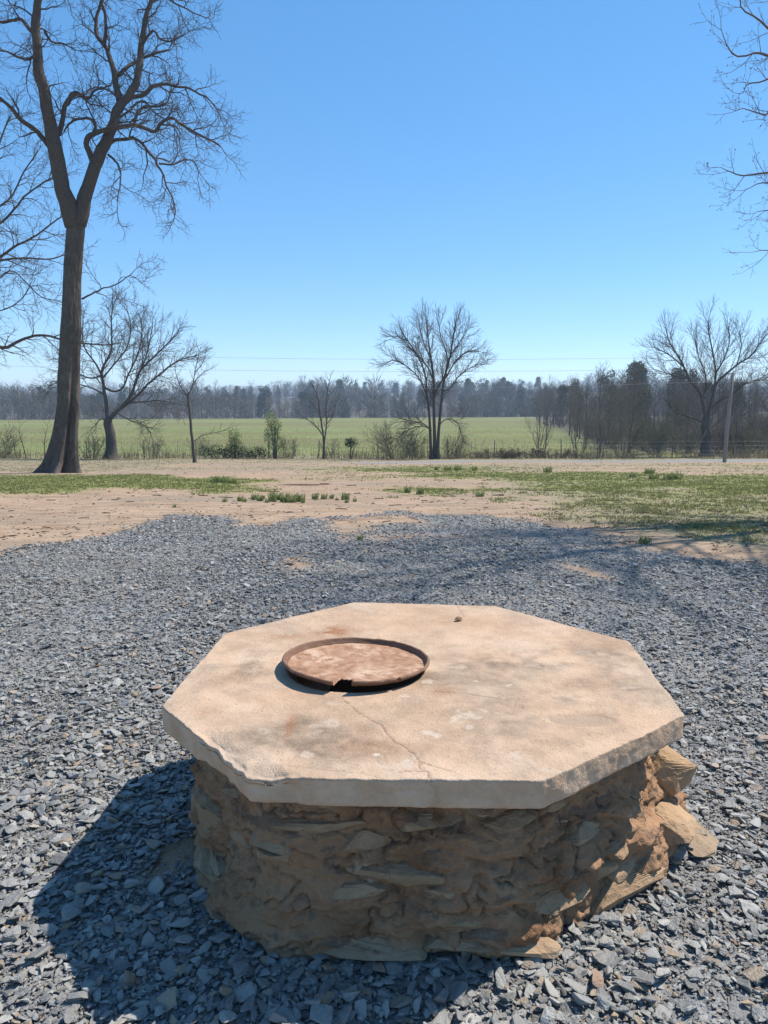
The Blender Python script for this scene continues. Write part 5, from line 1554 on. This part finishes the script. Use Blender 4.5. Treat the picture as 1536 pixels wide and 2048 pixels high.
def lawn():
    rng = np.random.default_rng(9)
    n = 190000
    u = rng.uniform(-0.72, 0.72, n)
    y = 8.5 * np.exp(rng.random(n) * math.log(50 / 8.5))
    x = u * y
    gr, gv, dry, fld, wood, mud = masks(x, y)
    nn = 0.5 * fbm2(x, y, 3.0, 3, 1.0) + 0.35 * fbm2(x, y, 14, 2, 8.0)
    nn = nn + 0.25 * fbm2(x, y, 0.7, 3, 12.0)
    k = smooth(0.35, 1.05, gr + nn) * (1 - gv) > rng.random(n)
    V, F, t = blades(x[k], y[k], rng.uniform(0.018, 0.06, k.sum()), 0.006 + 0.00028 * y[k].repeat(3), rng)
    me = leaf_mesh('lawn_grass', V, F, t)
    tag(obj('lawn_grass', me, M['grass']), 'short patchy green grass of the yard', 'grass', kind='stuff')
    k = (smooth(0.4, 0.9, dry + nn) * (1 - gv) * (1 - 0.7 * gr) > rng.random(n)) & (rng.random(n) < 0.6)
    V, F, t = blades(x[k], y[k], rng.uniform(0.012, 0.045, k.sum()), 0.006 + 0.00025 * y[k].repeat(3), rng, bend=0.7)
    me = leaf_mesh('dry_grass', V, F, t)
    tag(obj('dry_grass', me, M['drygrass']), 'thin dry tan grass between the lawn and the gravel', 'grass', kind='stuff')
    m = 26000
    y = 54 * np.exp(rng.random(m) * math.log(130 / 54)); x = rng.uniform(-0.75, 0.4, m) * y
    V, F, t = blades(x, y, rng.uniform(0.03, 0.09, m), np.full(m * 3, 0.016), rng, bend=0.5)
    me = leaf_mesh('field_grass', V, F, t * 0.9 + 0.1)
    tag(obj('field_grass', me, M['spring']), 'green crop grass of the field beyond the fence', 'grass', kind='stuff')
lawn()

def litter():
    """clods, bark bits and crumbs on the bare dirt"""
    rng = np.random.default_rng(10)
    n = 15000
    y = 7.5 * np.exp(rng.random(n) * math.log(40 / 7.5)); x = rng.uniform(-0.7, 0.7, n) * y
    gr, gv, dry, fld, wood, mud = masks(x, y)
    k = (gv < 0.5) & (rng.random(n) < 0.25 + 0.6 * smooth(0.0, 0.5, fbm2(x, y, 1.2, 3, 4.0)) + mud)
    x, y = x[k], y[k]
    V0, F0 = ICO[1]
    m = len(x)
    s = np.clip(rng.lognormal(-4.3, 0.5, m), 0.006, 0.05) * 0.8
    a = rng.uniform(0, 6.28, m)
    D = np.stack([s * rng.uniform(0.8, 2.2, m), s, s * rng.uniform(0.35, 0.8, m)], 1)
    V = V0[None] * D[:, None, :]
    c, sn = np.cos(a)[:, None], np.sin(a)[:, None]
    V = np.stack([V[..., 0] * c - V[..., 1] * sn + x[:, None], V[..., 0] * sn + V[..., 1] * c + y[:, None], V[..., 2] + zg(x, y)[:, None]], -1)
    F = (F0[None] + (np.arange(m) * len(V0))[:, None, None]).reshape(-1, 3)
    me = make_mesh('dirt_crumbs', V.reshape(-1, 3), F, False)
    fattr(me, 'tint', np.repeat(rng.random(m), len(V0)))
    tag(obj('dirt_crumbs', me, M['brown']), 'brown clods and bark crumbs scattered over the bare dirt', 'litter', kind='stuff')
litter()

def sticks():
    rng = np.random.default_rng(14)
    T = Tubes()
    for k in range(420):
        y = 1.6 * math.exp(rng.random() * math.log(24 / 1.6)); x = rng.uniform(-0.65, 0.65) * y
        if math.hypot(x - WC[0], y - WC[1]) < 1.25: continue
        L = rng.uniform(0.03, 0.10) * (1 + 0.12 * y) * (0.6 if y < 7 else 1); a = rng.uniform(0, 6.28)
        n = 5
        s = np.linspace(-0.5, 0.5, n)
        px = x + math.cos(a) * s * L + rng.normal(0, 0.05 * L, n); py = y + math.sin(a) * s * L + rng.normal(0, 0.05 * L, n)
        T.add(np.stack([px, py, zg(px, py) + 0.012], 1), np.full(n, 0.0018 + 0.0004 * y), 4)
    V, F = T.arrays()
    me = make_mesh('fallen_twigs', V, F); fattr(me, 'tint', np.full(len(V), 0.3))
    tag(obj('fallen_twigs', me, M['brown']), 'thin fallen twigs scattered over gravel and dirt', 'twigs', kind='stuff')
sticks()

# ---------------------------------------------------------------- spring bulb clumps
def bulb_proto(seed, n, h, sp):
    rng = np.random.default_rng(seed)
    V, F, tt = [], [], []
    o = 0
    for k in range(n):
        a = rng.uniform(0, 6.28); r = sp * math.sqrt(rng.random())
        p = np.array([math.cos(a) * r, math.sin(a) * r, -0.02])
        L = h * rng.uniform(0.6, 1.15); d = rng.uniform(0, 6.28); ben = rng.uniform(0.1, 0.5)
        wv = np.array([-math.sin(d), math.cos(d), 0]) * 0.009
        c = []
        for j, f in enumerate((0, 0.4, 0.75, 1.0)):
            q = p + np.array([math.cos(d) * ben * L * f * f, math.sin(d) * ben * L * f * f, L * f * (1 - 0.15 * f * ben)])
            ww = wv * (1.0, 1.05, 0.8, 0.15)[j]
            c += [q - ww, q + ww]
        V += c
        for j in range(3):
            F.append((o + 2 * j, o + 2 * j + 1, o + 2 * j + 3, o + 2 * j + 2))
        o += 8
        tt += [rng.random()] * 8
    return leaf_mesh('leaves', np.array(V), np.array(F), np.array(tt))
bp = [bulb_proto(700 + k, n, h, sp) for k, (n, h, sp) in enumerate(((55, 0.20, 0.10), (38, 0.17, 0.08), (80, 0.22, 0.15)))]
def bulb(x, y, k, s, label, group):
    o = obj('bulb_clump', bp[k], M['bulb'], None, (x, y, zg1(x, y)))
    o.rotation_euler = (0, 0, x * 7 + y)
    o.scale = (s, s, s)
    tag(o, label, 'plant', group)
rng = np.random.default_rng(12)
for i, (x, y, k, s) in enumerate(((-3.1, 14.3, 1, 0.6), (-2.85, 14.5, 1, 0.8), (-2.62, 14.9, 1, 0.9), (-2.45, 14.6, 1, 0.9), (-2.3, 15.15, 0, 0.9), (-2.1, 14.9, 0, 0.85), (-1.83, 14.3, 2, 0.95), (-1.98, 14.4, 1, 0.9), (-1.66, 14.5, 0, 1.0), (-1.43, 15.25, 1, 0.9),
                                 (-1.25, 15.2, 1, 0.9), (-1.1, 15.3, 1, 0.75), (-0.80, 15.1, 0, 0.85), (-0.57, 14.5, 1, 0.55), (-0.72, 14.2, 1, 0.5), (-2.25, 14.15, 1, 0.6), (-2.72, 14.3, 1, 0.55), (-2.02, 15.3, 1, 0.6), (-1.55, 14.1, 1, 0.55), (-1.75, 14.75, 1, 0.75), (-2.5, 15.2, 1, 0.6), (-0.95, 14.8, 1, 0.45), (-2.2, 14.5, 0, 0.8))):
    bulb(x, y, k, s, 'clump of upright green bulb leaves in the row on the bare dirt', 'row of bulb clumps on the dirt')
for i, (x, y, k, s) in enumerate(((0.56, 17.4, 0, 0.85), (0.83, 16.9, 0, 0.9), (2.09, 16.0, 2, 0.6))):
    bulb(x, y, k, s, 'small dark bulb clump at the edge where lawn meets bare dirt', 'bulb clumps at the lawn edge')
for i, (x, y, k, s) in enumerate(((2.63, 30.6, 2, 1.0), (3.05, 30.6, 2, 1.1), (2.2, 30.9, 0, 0.9), (3.7, 30.2, 0, 1.0), (6.34, 28.6, 2, 1.25))):
    bulb(x, y, k, s, 'dark green bulb clump on the lawn beside the pale dirt strip', 'bulb clumps by the dirt strip')
for i, (x, y, k, s) in enumerate(((9.83, 27.3, 2, 1.2), (8.63, 23.6, 2, 1.0), (8.95, 23.2, 2, 1.15), (9.25, 23.3, 2, 1.2), (8.3, 24.6, 2, 0.9))):
    bulb(x, y, k, s, 'dense blue-green bulb clump in the lawn on the side of the utility pole', 'bulb clumps in the lawn')
for i, (x, y, k, s) in enumerate(((-4.59, 21.25, 2, 1.0), (-4.9, 21.4, 2, 0.9), (-4.3, 21.0, 2, 0.8))):
    bulb(x, y, k, s, 'dark bulb clump at the end of the grass strip under the biggest tree', 'bulb clumps on the grass strip')
for i, (x, y, k, s, l) in enumerate(((3.22, 8.98, 2, 0.5, 'flat green weed at the far gravel edge in the branch shadows'), (-3.77, 13.2, 1, 0.4, 'lone pale weed tuft on the bare dirt'), (-0.31, 9.28, 1, 0.5, 'thin green weed growing through the gravel'))):
    bulb(x, y, k, s, l, None)

# ---------------------------------------------------------------- utility pole and wires
def poles():
    zp = zg1(19.15, 41.6)
    t = thing('utility_pole', 'weathered wooden utility pole leaning slightly in front of the spreading tree', 'utility pole', (19.15, 41.6, zp))
    T = Tubes()
    T.add(np.array([[0, 0, -0.3], [0.02, 0, 1.6], [0.09, 0, 3.4], [0.15, 0, 4.95], [0.15, 0, 4.955]]), np.array([0.11, 0.10, 0.09, 0.08, 0.001]), 14)
    obj('shaft', T.mesh('shaft'), M['pole'], t)
    T = Tubes()
    T.add(np.array([[0.15, -0.11, 4.45], [0.15, -0.2, 4.46], [0.15, -0.24, 4.5]]), np.array([0.02, 0.02, 0.035]), 6)
    obj('insulator', T.mesh('insulator'), M['wire'], t)
    g = Tubes()
    gx, gy = 18.1, 44.6
    p0 = np.array([22.35, 53.0, zg1(22.35, 53.0)]); 
    g.add(np.array([[21.75, 52.0, zg1(21.75, 52.0) - 0.05], [22.15, 52.0, zg1(22, 52) + 0.95], [22.55, 52.0, zg1(22, 52) + 1.95]]), np.array([0.03, 0.03, 0.03]), 8)
    gw = obj('guard_tube', g.mesh('guard_tube'), M['guy'])
    tag(gw, 'slanting reddish guard tube leaning in front of the spreading tree trunk', 'guard tube')
    def wire(label, a, b, sag, r=0.009):
        m = 60
        s = np.linspace(0, 1, m)
        P = np.array(a) * (1 - s)[:, None] + np.array(b) * s[:, None]
        P[:, 2] -= sag * 4 * s * (1 - s)
        W = Tubes(); W.add(P, np.full(m, r), 5)
        tag(obj('power_wire', W.mesh('power_wire'), M['wire']), label, 'wire')
    # two more poles stand out of view at either end of the field line
    ends = []
    for x, y, lab in ((-58.0, 62.0, 'tall utility pole carrying the field power line far past the biggest trunk'), (62.0, 59.0, 'tall utility pole carrying the field power line far past the spreading tree')):
        z = zg1(x, y)
        q = thing('utility_pole', lab, 'utility pole', (x, y, z))
        T = Tubes(); T.add(np.array([[0, 0, -0.3], [0, 0, 4], [0, 0, 9.6], [0, 0, 9.605]]), np.array([0.17, 0.15, 0.12, 0.001]), 12)
        obj('shaft', T.mesh('shaft'), M['pole'], q)
        ends.append((x, y, z))
    zl, zr = ends[0][2], ends[1][2]
    wire('highest thin power wire crossing the sky behind the bare trees', (-58, 62, zl + 9.3), (62, 59, zr + 8.8), 1.75)
    wire('middle thin power wire crossing the sky just below the highest one', (-58, 62, zl + 7.9), (62, 59, zr + 7.7), 1.45)
    wire('lowest thin power wire running to the leaning wooden utility pole', (19.3, 41.4, zp + 4.5), (-58, 62, zl + 6.4), 0.9)
    wire('short power wire leaving the leaning pole towards the spreading tree side', (19.3, 41.4, zp + 4.5), (62, 59, zr + 6.8), 0.6)
poles()
# ---------------------------------------------------------------- haze over the distance
def haze():
    x, y0, y1, z0, z1 = 3700, -60, 3100, -8.6, 41
    V = np.array([(-x, y0, z0), (x, y0, z0), (x, y1, z0), (-x, y1, z0), (-x, y0, z1), (x, y0, z1), (x, y1, z1), (-x, y1, z1)], float)
    F = np.array([(0, 3, 2, 1), (4, 5, 6, 7), (0, 1, 5, 4), (1, 2, 6, 5), (2, 3, 7, 6), (3, 0, 4, 7)])
    me = make_mesh('haze', V, F, False)
    m = bpy.data.materials.new('haze')
    m.use_nodes = True
    t = m.node_tree
    for n in list(t.nodes): t.nodes.remove(n)
    v = t.nodes.new('ShaderNodeVolumePrincipled')
    v.inputs['Color'].default_value = (0.66, 0.81, 1.0, 1)
    v.inputs['Density'].default_value = 0.0006
    v.inputs['Anisotropy'].default_value = 0.2
    o = t.nodes.new('ShaderNodeOutputMaterial')
    t.links.new(v.outputs[0], o.inputs['Volume'])
    tag(obj('haze', me, m), 'thin blue haze hanging over the distant hills', 'haze', kind='stuff')
haze()
